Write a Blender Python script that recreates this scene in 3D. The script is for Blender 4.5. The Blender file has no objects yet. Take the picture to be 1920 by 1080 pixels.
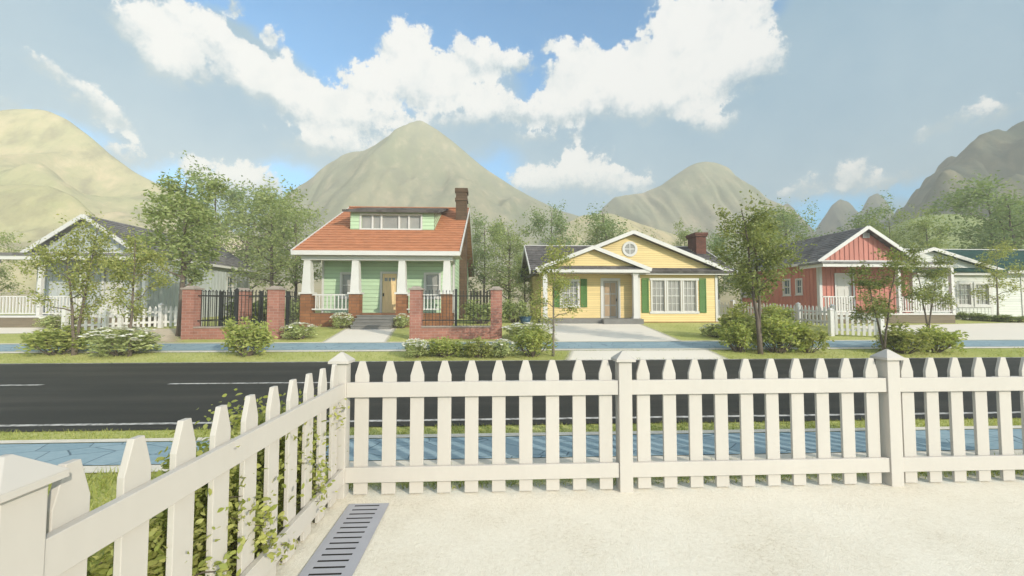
import bpy, math, random
import numpy as np
from mathutils import Vector
D = bpy.data
scene = bpy.context.scene
COL = scene.collection
rad = math.radians
# ------------------------------------------------------------------ camera
F = 771.2
YAW, PIT = rad(2.727), rad(2.527)
CZ = 1.64
Fw = np.array([math.sin(YAW)*math.cos(PIT), math.cos(YAW)*math.cos(PIT), math.sin(PIT)])
Rt = np.array([math.cos(YAW), -math.sin(YAW), 0.0])
Up = np.cross(Rt, Fw)
cam = D.cameras.new('camera'); cam.sensor_width = 36; cam.lens = F/1920*36
cam.clip_start = 0.05; cam.clip_end = 6000
camo = D.objects.new('camera', cam); COL.objects.link(camo)
camo.location = (0, 0, CZ); camo.rotation_euler = (math.pi/2+PIT, 0, -YAW)
scene.camera = camo

def ray(px, py):
    return Fw + Rt*(px-960)/F - Up*(py-540)/F
def X(px, Y, py=560):
    r = ray(px, py); return r[0]*Y/r[1]
def Z(py, Y, px=960):
    r = ray(px, py); return CZ + r[2]*Y/r[1]
def XZ(px, py, Y):
    r = ray(px, py); return r[0]*Y/r[1], CZ+r[2]*Y/r[1]

GP = [(-60, 0), (12.45, 0), (15.5, .29), (24, .80), (32, 1.04)]
def gz(Y):
    if Y <= GP[-1][0]:
        for (a, za), (b, zb) in zip(GP, GP[1:]):
            if Y <= b: return za+(zb-za)*max(0, (Y-a))/(b-a)
    return 1.04+.004*(Y-32)**1.7
def ground(px, py):
    r = ray(px, py); lo = .5
    y = lo
    while y < 200:
        if CZ + r[2]*y/r[1] < gz(y): break
        y += .02
    return r[0]*y/r[1], y, gz(y)

# ------------------------------------------------------------------ materials
def newmat(name):
    m = D.materials.new(name); m.use_nodes = True
    nt = m.node_tree; nt.nodes.clear()
    out = nt.nodes.new('ShaderNodeOutputMaterial')
    return m, nt, out
def nd(nt, t, **kw):
    n = nt.nodes.new('ShaderNode'+t)
    for k, v in kw.items():
        if k.startswith('i_'):
            n.inputs[k[2:].replace('_', ' ')].default_value = v
        else: setattr(n, k, v)
    return n
def L(nt, a, b): nt.links.new(a, b)
def ramp(nt, fac, stops):
    n = nt.nodes.new('ShaderNodeValToRGB'); e = n.color_ramp.elements
    while len(e) < len(stops): e.new(.5)
    for el, (p, c) in zip(e, stops):
        el.position = p; el.color = (*c, 1) if len(c) == 3 else c
    L(nt, fac, n.inputs[0]); return n.outputs[0]
def mixc(nt, fac, a, b, mode='MIX'):
    n = nt.nodes.new('ShaderNodeMix'); n.data_type = 'RGBA'; n.blend_type = mode
    for s, v in ((n.inputs[0], fac), (n.inputs[6], a), (n.inputs[7], b)):
        if hasattr(v, 'links'): L(nt, v, s)
        elif isinstance(v, (int, float)): s.default_value = v
        else: s.default_value = (*v, 1)
    return n.outputs[2]
def mth(nt, op, a, b=0.0, c=None, clamp=False):
    n = nt.nodes.new('ShaderNodeMath'); n.operation = op; n.use_clamp = clamp
    for s, v in zip(n.inputs, (a, b, c)):
        if v is None: continue
        if hasattr(v, 'links'): L(nt, v, s)
        else: s.default_value = v
    return n.outputs[0]
def coords(nt, scale=(1, 1, 1)):
    # world position of the surface
    g = nd(nt, 'NewGeometry'); mp = nd(nt, 'Mapping'); mp.inputs['Scale'].default_value = scale
    L(nt, g.outputs['Position'], mp.inputs[0]); return mp.outputs[0]
def noise(nt, vec, scale=5, detail=4, rough=.55, out=0):
    n = nd(nt, 'TexNoise'); n.inputs['Scale'].default_value = scale
    n.inputs['Detail'].default_value = detail; n.inputs['Roughness'].default_value = rough
    if vec is not None: L(nt, vec, n.inputs['Vector'])
    return n.outputs[out]
def principled(nt, out, col, rough=.6, bump=None, bstr=.3, bdist=.01, spec=.3):
    p = nd(nt, 'BsdfPrincipled'); p.inputs['Roughness'].default_value = rough
    p.inputs['Specular IOR Level'].default_value = spec
    if hasattr(col, 'links'): L(nt, col, p.inputs['Base Color'])
    else: p.inputs['Base Color'].default_value = (*col, 1)
    if bump is not None:
        b = nd(nt, 'Bump'); b.inputs['Strength'].default_value = bstr; b.inputs['Distance'].default_value = bdist
        L(nt, bump, b.inputs['Height']); L(nt, b.outputs[0], p.inputs['Normal'])
    L(nt, p.outputs[0], out.inputs[0]); return p
def paint(name, c, rough=.55, var=.10, scale=3, sc=(1, 1, 1), bump=.15, spec=.3):
    m, nt, out = newmat(name); v = coords(nt, sc)
    n = noise(nt, v, scale, 6, .6); n2 = noise(nt, v, scale*14, 3)
    f = mth(nt, 'ADD', mth(nt, 'MULTIPLY', n, .7), mth(nt, 'MULTIPLY', n2, .3))
    lo = [x*(1-var*1.6) for x in c]; hi = [min(1, x*(1+var)) for x in c]
    principled(nt, out, ramp(nt, f, [(.3, lo), (.7, hi)]), rough, n2, bump, .004, spec); return m
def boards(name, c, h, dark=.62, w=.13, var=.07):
    # lapped boards: the shadow line at each lap is painted in as a dark stripe
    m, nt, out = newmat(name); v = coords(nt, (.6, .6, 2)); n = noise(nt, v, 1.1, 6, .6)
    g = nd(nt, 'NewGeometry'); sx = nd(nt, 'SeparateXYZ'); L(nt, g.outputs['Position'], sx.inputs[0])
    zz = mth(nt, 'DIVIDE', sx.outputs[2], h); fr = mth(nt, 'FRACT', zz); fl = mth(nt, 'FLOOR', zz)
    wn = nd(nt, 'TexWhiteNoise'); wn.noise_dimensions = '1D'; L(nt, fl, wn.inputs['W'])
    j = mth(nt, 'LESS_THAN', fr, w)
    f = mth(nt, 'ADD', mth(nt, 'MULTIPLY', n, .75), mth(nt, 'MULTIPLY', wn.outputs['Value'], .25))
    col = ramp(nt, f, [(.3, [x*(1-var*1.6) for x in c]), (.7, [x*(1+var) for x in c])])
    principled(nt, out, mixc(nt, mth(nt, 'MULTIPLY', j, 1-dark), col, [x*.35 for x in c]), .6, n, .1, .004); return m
def brick(name, c1, c2, mortar, w=.24, h=.08, mort=.008):
    m, nt, out = newmat(name)
    g = nd(nt, 'NewGeometry'); s = nd(nt, 'SeparateXYZ'); L(nt, g.outputs['Position'], s.inputs[0])
    sn = nd(nt, 'SeparateXYZ'); L(nt, g.outputs['True Normal'], sn.inputs[0])
    fx = mth(nt, 'GREATER_THAN', mth(nt, 'ABSOLUTE', sn.outputs[0]), .6)
    u = mth(nt, 'ADD', mth(nt, 'MULTIPLY', s.outputs[1], fx), mth(nt, 'MULTIPLY', s.outputs[0], mth(nt, 'SUBTRACT', 1, fx)))
    cb = nd(nt, 'CombineXYZ'); L(nt, u, cb.inputs[0]); L(nt, s.outputs[2], cb.inputs[1])
    b = nd(nt, 'TexBrick'); L(nt, cb.outputs[0], b.inputs['Vector'])
    b.inputs['Scale'].default_value = 1; b.inputs['Brick Width'].default_value = w; b.inputs['Row Height'].default_value = h
    b.inputs['Mortar Size'].default_value = mort; b.inputs['Mortar Smooth'].default_value = .3; b.inputs['Bias'].default_value = 0
    b.inputs['Color1'].default_value = (*c1, 1); b.inputs['Color2'].default_value = (*c2, 1); b.inputs['Mortar'].default_value = (*mortar, 1)
    n = noise(nt, coords(nt), 2.2, 5)
    col = mixc(nt, .55, b.outputs[0], ramp(nt, n, [(.3, (.35, .35, .35)), (.7, (.65, .65, .65))]), 'OVERLAY')
    inv = mth(nt, 'SUBTRACT', 1, b.outputs[1])
    principled(nt, out, col, .85, inv, .6, .008, .2); return m
def leafmat(name, lo, hi, trans=.35, rough=.6):
    m, nt, out = newmat(name)
    g = nd(nt, 'NewGeometry')
    c = ramp(nt, g.outputs['Random Per Island'], [(0, lo), (1, hi)])
    d = nd(nt, 'BsdfPrincipled'); d.inputs['Roughness'].default_value = rough; d.inputs['Specular IOR Level'].default_value = .25
    L(nt, c, d.inputs['Base Color'])
    t = nd(nt, 'BsdfTranslucent'); L(nt, mixc(nt, 1, c, (1.0, 1.0, .55), 'MULTIPLY'), t.inputs[0])
    mx = nd(nt, 'MixShader'); mx.inputs[0].default_value = trans
    L(nt, d.outputs[0], mx.inputs[1]); L(nt, t.outputs[0], mx.inputs[2]); L(nt, mx.outputs[0], out.inputs[0]); return m
def shingle(name, c, w=.3, var=.25, course=None):
    m, nt, out = newmat(name)
    v = coords(nt); n = noise(nt, v, 1.1, 5); n3 = noise(nt, coords(nt, (1, 1, 2.2)), 5, 2)
    vo = nd(nt, 'TexVoronoi'); vo.inputs['Scale'].default_value = 1; L(nt, coords(nt, (1/w, 1/w, 5)), vo.inputs['Vector'])
    bw = nd(nt, 'RGBToBW'); L(nt, vo.outputs['Color'], bw.inputs[0])
    f = mth(nt, 'ADD', mth(nt, 'MULTIPLY', n, .45), mth(nt, 'ADD', mth(nt, 'MULTIPLY', bw.outputs[0], .3), mth(nt, 'MULTIPLY', n3, .25)))
    col = ramp(nt, f, [(.25, [x*(1-var*1.5) for x in c]), (.75, [x*(1+var) for x in c])])
    if course:      # shadow line under each course's butt edge, painted in dark
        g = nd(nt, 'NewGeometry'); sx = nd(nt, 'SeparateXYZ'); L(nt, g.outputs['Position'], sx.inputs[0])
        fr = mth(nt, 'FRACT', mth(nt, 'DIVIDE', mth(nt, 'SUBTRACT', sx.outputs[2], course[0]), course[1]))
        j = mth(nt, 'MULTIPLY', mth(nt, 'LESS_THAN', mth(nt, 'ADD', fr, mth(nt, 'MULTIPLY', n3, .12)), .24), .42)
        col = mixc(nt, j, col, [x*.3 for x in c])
    principled(nt, out, col, .9, n3, .4, .01, .15); return m
M = {}
M['white'] = paint('white_paint', (.475, .44, .39), .5, .035, 1.5, (1, 1, .35), .08)
M['trim'] = paint('white_trim_paint', (.55, .53, .495), .55, .05, 1.2)
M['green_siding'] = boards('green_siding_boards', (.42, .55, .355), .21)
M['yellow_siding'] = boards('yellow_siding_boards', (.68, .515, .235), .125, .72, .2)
M['red_siding'] = paint('red_siding_paint', (.46, .17, .125), .6, .13, 1.4, (2, 2, .4))
M['grey_siding'] = paint('grey_siding_paint', (.40, .42, .405), .6, .10, 1.4, (2, 2, .4))
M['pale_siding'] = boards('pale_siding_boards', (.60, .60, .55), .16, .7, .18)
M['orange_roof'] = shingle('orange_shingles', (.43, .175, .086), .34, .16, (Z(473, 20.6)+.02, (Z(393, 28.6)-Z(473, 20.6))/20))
M['dark_roof'] = shingle('dark_shingles', (.115, .105, .10), .3, .45)
M['slate_roof'] = shingle('slate_shingles', (.17, .16, .155), .3, .4)
M['teal_roof'] = shingle('teal_shingles', (.025, .07, .06), .4, .3)
M['chimney_brick'] = brick('dark_chimney_brick', (.105, .065, .038), (.075, .045, .026), (.05, .035, .022), .5, .16, .012)
M['brown_brick'] = brick('brown_brick', (.26, .115, .05), (.19, .08, .036), (.12, .07, .045), .5, .16, .012)
M['red_brick'] = brick('red_brick', (.33, .145, .105), (.26, .115, .085), (.34, .23, .19), .3, .11, .008)
M['dark_brick'] = brick('dark_brown_brick', (.15, .06, .04), (.10, .042, .03), (.06, .035, .028), .3, .1, .01)
M['stone'] = paint('grey_stone', (.30, .25, .21), .85, .15, 4)
M['step'] = paint('grey_concrete', (.17, .165, .15), .8, .12, 3)
M['deck'] = paint('brown_deck_boards', (.17, .135, .09), .8, .2, 2, (.3, 1, 6))
M['iron'] = paint('black_iron', (.018, .02, .02), .45, .15, 6)
M['steel'] = paint('grey_steel', (.36, .36, .39), .5, .06, 5, (1, 1, 1), .1)
M['slot'] = paint('dark_void', (.012, .011, .009), .9, .1)  # near-black colour standing in for the shade inside openings
M['oak'] = paint('oak_door_wood', (.74, .54, .28), .5, .10, 2.5, (6, 6, .7))
M['walnut'] = paint('walnut_door_wood', (.36, .25, .155), .5, .14, 2.5, (6, 6, .7))
M['doorgrey'] = paint('grey_door_paint', (.36, .335, .29), .6, .08)
M['paledoor'] = paint('pale_door_paint', (.52, .50, .45), .6, .06)
M['shutter'] = paint('green_shutter_paint', (.075, .17, .035), .55, .12)
M['blue'] = paint('blue_plastic', (.02, .06, .09), .45, .1)
M['wood'] = paint('weathered_wood', (.16, .13, .085), .85, .2, 3, (4, 4, .6))
M['bark'] = paint('bark', (.135, .105, .08), .9, .3, 7, (1, 1, .25), .5)
M['barkp'] = paint('pale_bark', (.19, .165, .125), .9, .3, 7, (1, 1, .25), .5)
M['petal'] = leafmat('white_petals', (.72, .70, .62), (.85, .84, .78), .2)
M['leaf_verge'] = leafmat('verge_leaves', (.235, .285, .07), (.49, .48, .175), .5)
M['leaf_dark'] = leafmat('dark_leaves', (.16, .20, .068), (.37, .39, .14), .48)
M['leaf_back'] = leafmat('far_leaves', (.23, .30, .105), (.44, .48, .21), .5)
M['leaf_blue'] = leafmat('cool_leaves', (.18, .26, .11), (.35, .42, .20), .48)
M['leaf_bush'] = leafmat('shrub_leaves', (.27, .34, .08), (.56, .57, .19), .5)
M['leaf_pale'] = leafmat('pale_shrub_leaves', (.32, .38, .14), (.56, .59, .28), .4)
M['leaf_near'] = leafmat('hedge_leaves', (.28, .32, .075), (.52, .52, .18), .5, .5)
M['blade'] = leafmat('grass_blades', (.24, .29, .065), (.46, .46, .15), .4)
m, nt, out = newmat('window_glass')
n = noise(nt, coords(nt), .8, 3)
p = principled(nt, out, ramp(nt, n, [(.3, (.22, .21, .19)), (.7, (.31, .30, .27))]), .18, None, spec=.35)
M['glass'] = m
m, nt, out = newmat('dark_window_glass')
principled(nt, out, (.07, .11, .12), .12, None, spec=.5); M['darkglass'] = m

def ground_mat():
    m, nt, out = newmat('lawn'); v = coords(nt)
    sx = nd(nt, 'SeparateXYZ'); L(nt, v, sx.inputs[0])
    n1 = noise(nt, v, .5, 5); n2 = noise(nt, coords(nt, (1, 2.2, 1)), 9, 5, .7); n3 = noise(nt, v, 45, 3, .7)
    f = mth(nt, 'ADD', mth(nt, 'MULTIPLY', n1, .4), mth(nt, 'ADD', mth(nt, 'MULTIPLY', n2, .4), mth(nt, 'MULTIPLY', n3, .3)))
    grass = ramp(nt, f, [(.34, (.22, .27, .06)), (.5, (.36, .38, .11)), (.66, (.52, .50, .20))])
    hill = ramp(nt, n1, [(.35, (.36, .31, .17)), (.65, (.44, .365, .22))])
    ff = mth(nt, 'MULTIPLY', mth(nt, 'SUBTRACT', mth(nt, 'ADD', sx.outputs[1], mth(nt, 'MULTIPLY', n1, 14)), 38), .05, clamp=True)
    principled(nt, out, mixc(nt, ff, grass, hill), .9, n3, .6, .03, .1); return m
M['lawn'] = ground_mat()
def feather_mat(name, stops, edges, nscale, amp=.35, fine=160, soft=.35, bump=.6):
    """loose ground cover whose worn edge thins out into the grass; edges: list of (axis, at, sign)"""
    m, nt, out = newmat(name); v = coords(nt)
    n1 = noise(nt, v, nscale, 6, .65); n2 = noise(nt, v, fine, 3, .7); n4 = noise(nt, v, 3.2, 5, .6); n5 = noise(nt, v, 34, 4, .7)
    f = mth(nt, 'ADD', mth(nt, 'MULTIPLY', n1, .3), mth(nt, 'ADD', mth(nt, 'MULTIPLY', n5, .3), mth(nt, 'MULTIPLY', n2, .4)))
    p = nd(nt, 'BsdfPrincipled'); p.inputs['Roughness'].default_value = .95; p.inputs['Specular IOR Level'].default_value = .1
    L(nt, ramp(nt, f, stops), p.inputs['Base Color'])
    b = nd(nt, 'Bump'); b.inputs['Strength'].default_value = bump; b.inputs['Distance'].default_value = .012
    L(nt, mth(nt, 'ADD', n2, n5), b.inputs['Height']); L(nt, b.outputs[0], p.inputs['Normal'])
    at = nd(nt, 'Attribute'); at.attribute_name = 'edge'
    a = mth(nt, 'ADD', at.outputs['Fac'], mth(nt, 'MULTIPLY', mth(nt, 'SUBTRACT', mth(nt, 'ADD', mth(nt, 'MULTIPLY', n4, .6), mth(nt, 'MULTIPLY', n5, .4)), .5), amp*4))
    a = mth(nt, 'DIVIDE', a, soft, clamp=True)
    tr = nd(nt, 'BsdfTransparent'); mx = nd(nt, 'MixShader')
    L(nt, a, mx.inputs[0]); L(nt, tr.outputs[0], mx.inputs[1]); L(nt, p.outputs[0], mx.inputs[2]); L(nt, mx.outputs[0], out.inputs[0]); return m
SAND = [(.36, (.50, .43, .31)), (.44, (.70, .635, .51)), (.58, (.80, .745, .625))]
M['sand'] = feather_mat('pale_gravel', SAND, None, 1.3, .16, soft=.7)
M['path'] = feather_mat('pale_path', [(.3, (.66, .60, .50)), (.7, (.75, .69, .59))], None, .8, .03, 60, .6, .12)
M['dirt'] = feather_mat('bare_soil', [(.35, (.50, .40, .28)), (.6, (.60, .50, .37))], None, .8, .25, 60, .9)
def asphalt():
    m, nt, out = newmat('asphalt'); v = coords(nt)
    st = noise(nt, coords(nt, (.08, 1.1, 1)), 1.6, 5, .6); n1 = noise(nt, v, .5, 4); n2 = noise(nt, v, 130, 2, .8)
    f = mth(nt, 'ADD', mth(nt, 'MULTIPLY', st, .55), mth(nt, 'ADD', mth(nt, 'MULTIPLY', n1, .25), mth(nt, 'MULTIPLY', n2, .2)))
    principled(nt, out, ramp(nt, f, [(.34, (.014, .014, .011)), (.5, (.026, .025, .019)), (.66, (.052, .046, .036))]), .75, n2, .5, .006, .3); return m
M['asphalt'] = asphalt()
def roadpaint():
    m, nt, out = newmat('worn_road_paint'); v = coords(nt)
    n = noise(nt, v, 9, 6, .7)
    principled(nt, out, ramp(nt, n, [(.38, (.14, .135, .12)), (.56, (.50, .48, .44))]), .7, None); return m
M['roadpaint'] = roadpaint()
def paving(name, joint):
    m, nt, out = newmat(name); v = coords(nt, (1.7, 2.6, 1))
    wn = noise(nt, v, .9, 2, .5, 1)
    va = nd(nt, 'VectorMath', operation='MULTIPLY_ADD'); L(nt, wn, va.inputs[0]); va.inputs[1].default_value = (.12, .12, 0); L(nt, v, va.inputs[2])
    vo = nd(nt, 'TexVoronoi', feature='DISTANCE_TO_EDGE'); vo.inputs['Scale'].default_value = 1.2; L(nt, va.outputs[0], vo.inputs['Vector'])
    v2 = nd(nt, 'TexVoronoi'); v2.inputs['Scale'].default_value = 1.2; L(nt, va.outputs[0], v2.inputs['Vector'])
    bw = nd(nt, 'RGBToBW'); L(nt, v2.outputs['Color'], bw.inputs[0])
    n2 = noise(nt, v, 7, 6, .65)
    f = mth(nt, 'ADD', mth(nt, 'MULTIPLY', bw.outputs[0], .3), mth(nt, 'MULTIPLY', n2, .7))
    c = ramp(nt, f, [(.3, (.19, .28, .315)), (.7, (.275, .365, .395))])
    j = ramp(nt, vo.outputs[0], [(joint*.5, (0, 0, 0)), (joint*1.3, (1, 1, 1))])
    col = mixc(nt, j, (.085, .13, .155), c)
    principled(nt, out, col, .65, j, .5, .01, .35); return m
M['paving'] = paving('blue_stone_paving', .012)
M['kerb'] = paint('cream_concrete', (.62, .57, .47), .85, .12, 4)
def rockmat(name, tan, green, dark, bias=.5, zs=.03):
    m, nt, out = newmat(name); v = coords(nt)
    big = noise(nt, v, .022, 4, .55); st = noise(nt, coords(nt, (.16, .10, .012)), 1, 6, .65); fine = noise(nt, v, .35, 5, .65)
    f = mth(nt, 'ADD', mth(nt, 'MULTIPLY', big, .55), mth(nt, 'ADD', mth(nt, 'MULTIPLY', st, .35), mth(nt, 'MULTIPLY', fine, .1)))
    c = ramp(nt, f, [(bias-.14, green), (bias+.02, [(a+b)/2 for a, b in zip(tan, green)]), (bias+.14, tan)])
    c2 = mixc(nt, ramp(nt, st, [(.34, (.8, .8, .8)), (.5, (0, 0, 0))]), c, dark)
    c2 = mixc(nt, ramp(nt, st, [(.55, (0, 0, 0)), (.7, (.45, .45, .45))]), c2, [min(1, x*1.3) for x in tan])
    principled(nt, out, c2, .95, fine, .4, .8, .05); return m
TAN, GRN, DRK = (.43, .34, .205), (.25, .265, .125), (.26, .225, .135)
M['rock_left'] = rockmat('dry_hillside', [x*1.18 for x in TAN], (.32, .335, .15), DRK, .5)
M['rock_mid'] = rockmat('streaked_mountain_side', (.345, .29, .195), (.19, .205, .125), (.20, .195, .135), .53)
M['rock_right'] = rockmat('rocky_mountain_side', (.24, .20, .125), (.055, .075, .055), (.04, .058, .05), .56)  # darker albedo: shade on the slopes is put into the rock colour
M['hill_green'] = rockmat('grassy_hill', (.32, .33, .13), (.22, .27, .09), (.20, .24, .08), .5)

# ------------------------------------------------------------------ mesh builder
class MB:
    def __init__(s): s.v = []; s.f = []
    def face(s, *pts):
        k = len(s.v); s.v += [tuple(p) for p in pts]; s.f.append(tuple(range(k, k+len(pts))))
    def hexa(s, p):     # 8 points: bottom 4 (ccw), top 4
        k = len(s.v); s.v += [tuple(q) for q in p]
        for a in ((3, 2, 1, 0), (4, 5, 6, 7), (0, 1, 5, 4), (1, 2, 6, 5), (2, 3, 7, 6), (3, 0, 4, 7)): s.f.append(tuple(k+i for i in a))
    def box(s, x0, x1, y0, y1, z0, z1, T=None):
        p = [(x0, y0, z0), (x1, y0, z0), (x1, y1, z0), (x0, y1, z0), (x0, y0, z1), (x1, y0, z1), (x1, y1, z1), (x0, y1, z1)]
        s.hexa([T(*q) for q in p] if T else p)
    def taper(s, cx, cy, z0, z1, a0, a1):
        s.hexa([(cx-a0, cy-a0, z0), (cx+a0, cy-a0, z0), (cx+a0, cy+a0, z0), (cx-a0, cy+a0, z0),
                (cx-a1, cy-a1, z1), (cx+a1, cy-a1, z1), (cx+a1, cy+a1, z1), (cx-a1, cy+a1, z1)])
    def beam(s, p, q, w, h, up=(0, 0, 1)):
        p, q = Vector(p), Vector(q); d = (q-p).normalized(); u = Vector(up); sd = d.cross(u).normalized(); u = sd.cross(d).normalized()
        a = sd*w/2; b = u*h/2
        s.hexa([p-a-b, p+a-b, q+a-b, q-a-b, p-a+b, p+a+b, q+a+b, q-a+b])
    def prism(s, poly, f0, f1):   # poly points -> f0(point), f1(point)
        n = len(poly); k = len(s.v)
        s.v += [tuple(f0(*p)) for p in poly]+[tuple(f1(*p)) for p in poly]
        s.f.append(tuple(range(k+n-1, k-1, -1))); s.f.append(tuple(range(k+n, k+2*n)))
        for i in range(n):
            j = (i+1) % n; s.f.append((k+i, k+j, k+n+j, k+n+i))
    def tube(s, pts, radii, n=8, cap=True):
        k = len(s.v); m = len(pts); ref = Vector((.3, .9, .1))
        for i, p in enumerate(pts):
            p = Vector(p); a = Vector(pts[max(0, i-1)]); b = Vector(pts[min(m-1, i+1)])
            d = (b-a).normalized(); e1 = d.cross(ref).normalized(); e2 = d.cross(e1)
            for j in range(n):
                t = 2*math.pi*j/n; s.v.append(tuple(p+(e1*math.cos(t)+e2*math.sin(t))*radii[i]))
        for i in range(m-1):
            for j in range(n):
                j2 = (j+1) % n; s.f.append((k+i*n+j, k+i*n+j2, k+(i+1)*n+j2, k+(i+1)*n+j))
        if cap: s.f.append(tuple(k+(m-1)*n+j for j in range(n))); s.f.append(tuple(k+j for j in range(n-1, -1, -1)))
    def ring(s, T, cx, cz, r0, r1, d0, d1, n=28):
        for i in range(n):
            a, b = 2*math.pi*i/n, 2*math.pi*(i+1)/n
            P = lambda r, t, d: T(cx+r*math.cos(t), d, cz+r*math.sin(t))
            s.face(P(r0, a, d1), P(r1, a, d1), P(r1, b, d1), P(r0, b, d1))
            s.face(P(r1, a, d0), P(r1, b, d0), P(r1, b, d1), P(r1, a, d1))
            s.face(P(r0, b, d0), P(r0, a, d0), P(r0, a, d1), P(r0, b, d1))
    def build(s, name, mat, parent=None, org=None, smooth=False, bevel=0):
        org = org if org is not None else (origin_of(parent) if parent else (0, 0, 0))
        me = D.meshes.new(name)
        me.from_pydata([(a-org[0], b-org[1], c-org[2]) for a, b, c in s.v], [], s.f)
        me.materials.append(M[mat]); me.update()
        if smooth: me.polygons.foreach_set('use_smooth', [True]*len(me.polygons))
        o = D.objects.new(name, me); COL.objects.link(o)
        if parent: o.parent = parent
        else: o.location = org
        if bevel:
            b = o.modifiers.new('bevel', 'BEVEL'); b.width = bevel; b.segments = 2; b.limit_method = 'ANGLE'
        return o
ORG = {}
def origin_of(o):
    while o.parent: o = o.parent
    return ORG.get(o.name, (0, 0, 0))
def tag(o, label=None, cat=None, group=None, kind=None):
    if label: o['label'] = label
    if cat: o['category'] = cat
    if group: o['group'] = group
    if kind: o['kind'] = kind
    return o
def thing(name, loc, label, cat, group=None):
    o = D.objects.new(name, None); o.empty_display_size = .2; COL.objects.link(o); o.location = loc
    ORG[o.name] = tuple(loc); return tag(o, label, cat, group)
def meshobj(name, V, Fc, mat, parent=None, smooth=False):
    me = D.meshes.new(name); V = np.asarray(V, np.float32); Fc = np.asarray(Fc, np.int32); n, k = Fc.shape
    me.vertices.add(len(V)); me.vertices.foreach_set('co', V.ravel())
    me.loops.add(n*k); me.loops.foreach_set('vertex_index', Fc.ravel())
    me.polygons.add(n); me.polygons.foreach_set('loop_start', np.arange(0, n*k, k, dtype=np.int32))
    me.update(calc_edges=True); me.materials.append(M[mat])
    if smooth: me.polygons.foreach_set('use_smooth', np.ones(n, bool))
    o = D.objects.new(name, me); COL.objects.link(o)
    if parent: o.parent = parent
    return o
def front(y0): return lambda s, d, z: (s, y0-d, z)
def left(x0): return lambda s, d, z: (x0-d, s, z)
def right(x0): return lambda s, d, z: (x0+d, s, z)

# ------------------------------------------------------------------ house pieces
def cells(mb, T, s0, s1, z0, z1, holes, d=0.0, reveal=.12):
    ss = sorted({s0, s1, *[h[0] for h in holes], *[h[1] for h in holes]}); zs = sorted({z0, z1, *[h[2] for h in holes], *[h[3] for h in holes]})
    for a, b in zip(ss, ss[1:]):
        for c, e in zip(zs, zs[1:]):
            mx, mz = (a+b)/2, (c+e)/2
            if any(h[0] < mx < h[1] and h[2] < mz < h[3] for h in holes): continue
            mb.face(T(a, d, c), T(b, d, c), T(b, d, e), T(a, d, e))
    for h in holes:
        a, b, c, e = h; r = -reveal
        mb.face(T(a, d, c), T(b, d, c), T(b, r, c), T(a, r, c)); mb.face(T(a, d, e), T(a, r, e), T(b, r, e), T(b, d, e))
        mb.face(T(a, d, c), T(a, r, c), T(a, r, e), T(a, d, e)); mb.face(T(b, d, c), T(b, d, e), T(b, r, e), T(b, r, c))
def laps(mb, T, z0, z1, h, span, holes=(), lip=.024):
    """real lapped boards; span(z) -> (s0, s1) at that height"""
    z = math.floor(z0/h)*h; first = True
    while z < z1-1e-4:
        zt = min(z+h, z1); br = sorted({z, zt, *[q for hh in holes for q in hh[2:] if z < q < zt]})
        for a, b in zip(br, br[1:]):
            if b <= z0: continue
            a = max(a, z0); mid = (a+b)/2; s0, s1 = span(mid); segs = [(s0, s1)]
            for hh in holes:
                if hh[2] < mid < hh[3]:
                    ns = []
                    for p, q in segs:
                        if hh[1] <= p or hh[0] >= q: ns.append((p, q)); continue
                        if hh[0] > p: ns.append((p, hh[0]))
                        if hh[1] < q: ns.append((hh[1], q))
                    segs = ns
            da = lip-(lip-.006)*(a-z)/h; db = lip-(lip-.006)*(b-z)/h
            for p, q in segs:
                mb.face(T(p, da, a), T(q, da, a), T(q, db, b), T(p, db, b))
                if a == z: mb.face(T(p, .001, a), T(q, .001, a), T(q, da, a), T(p, da, a))
        z = zt
def battens(mb, T, s0, s1, zlo, ztop, step=.3, w=.045, holes=()):
    s = s0+step/2
    while s < s1:
        segs = [(zlo, ztop(s))]
        for h in holes:
            if h[0]-.03 < s < h[1]+.03:
                segs = [x for a, b in segs for x in ((a, min(b, h[2])), (max(a, h[3]), b)) if x[1]-x[0] > .02]
        for a, b in segs:
            if b-a > .04: mb.box(s-w/2, s+w/2, .001, .028, a, b, T)
        s += step
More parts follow.
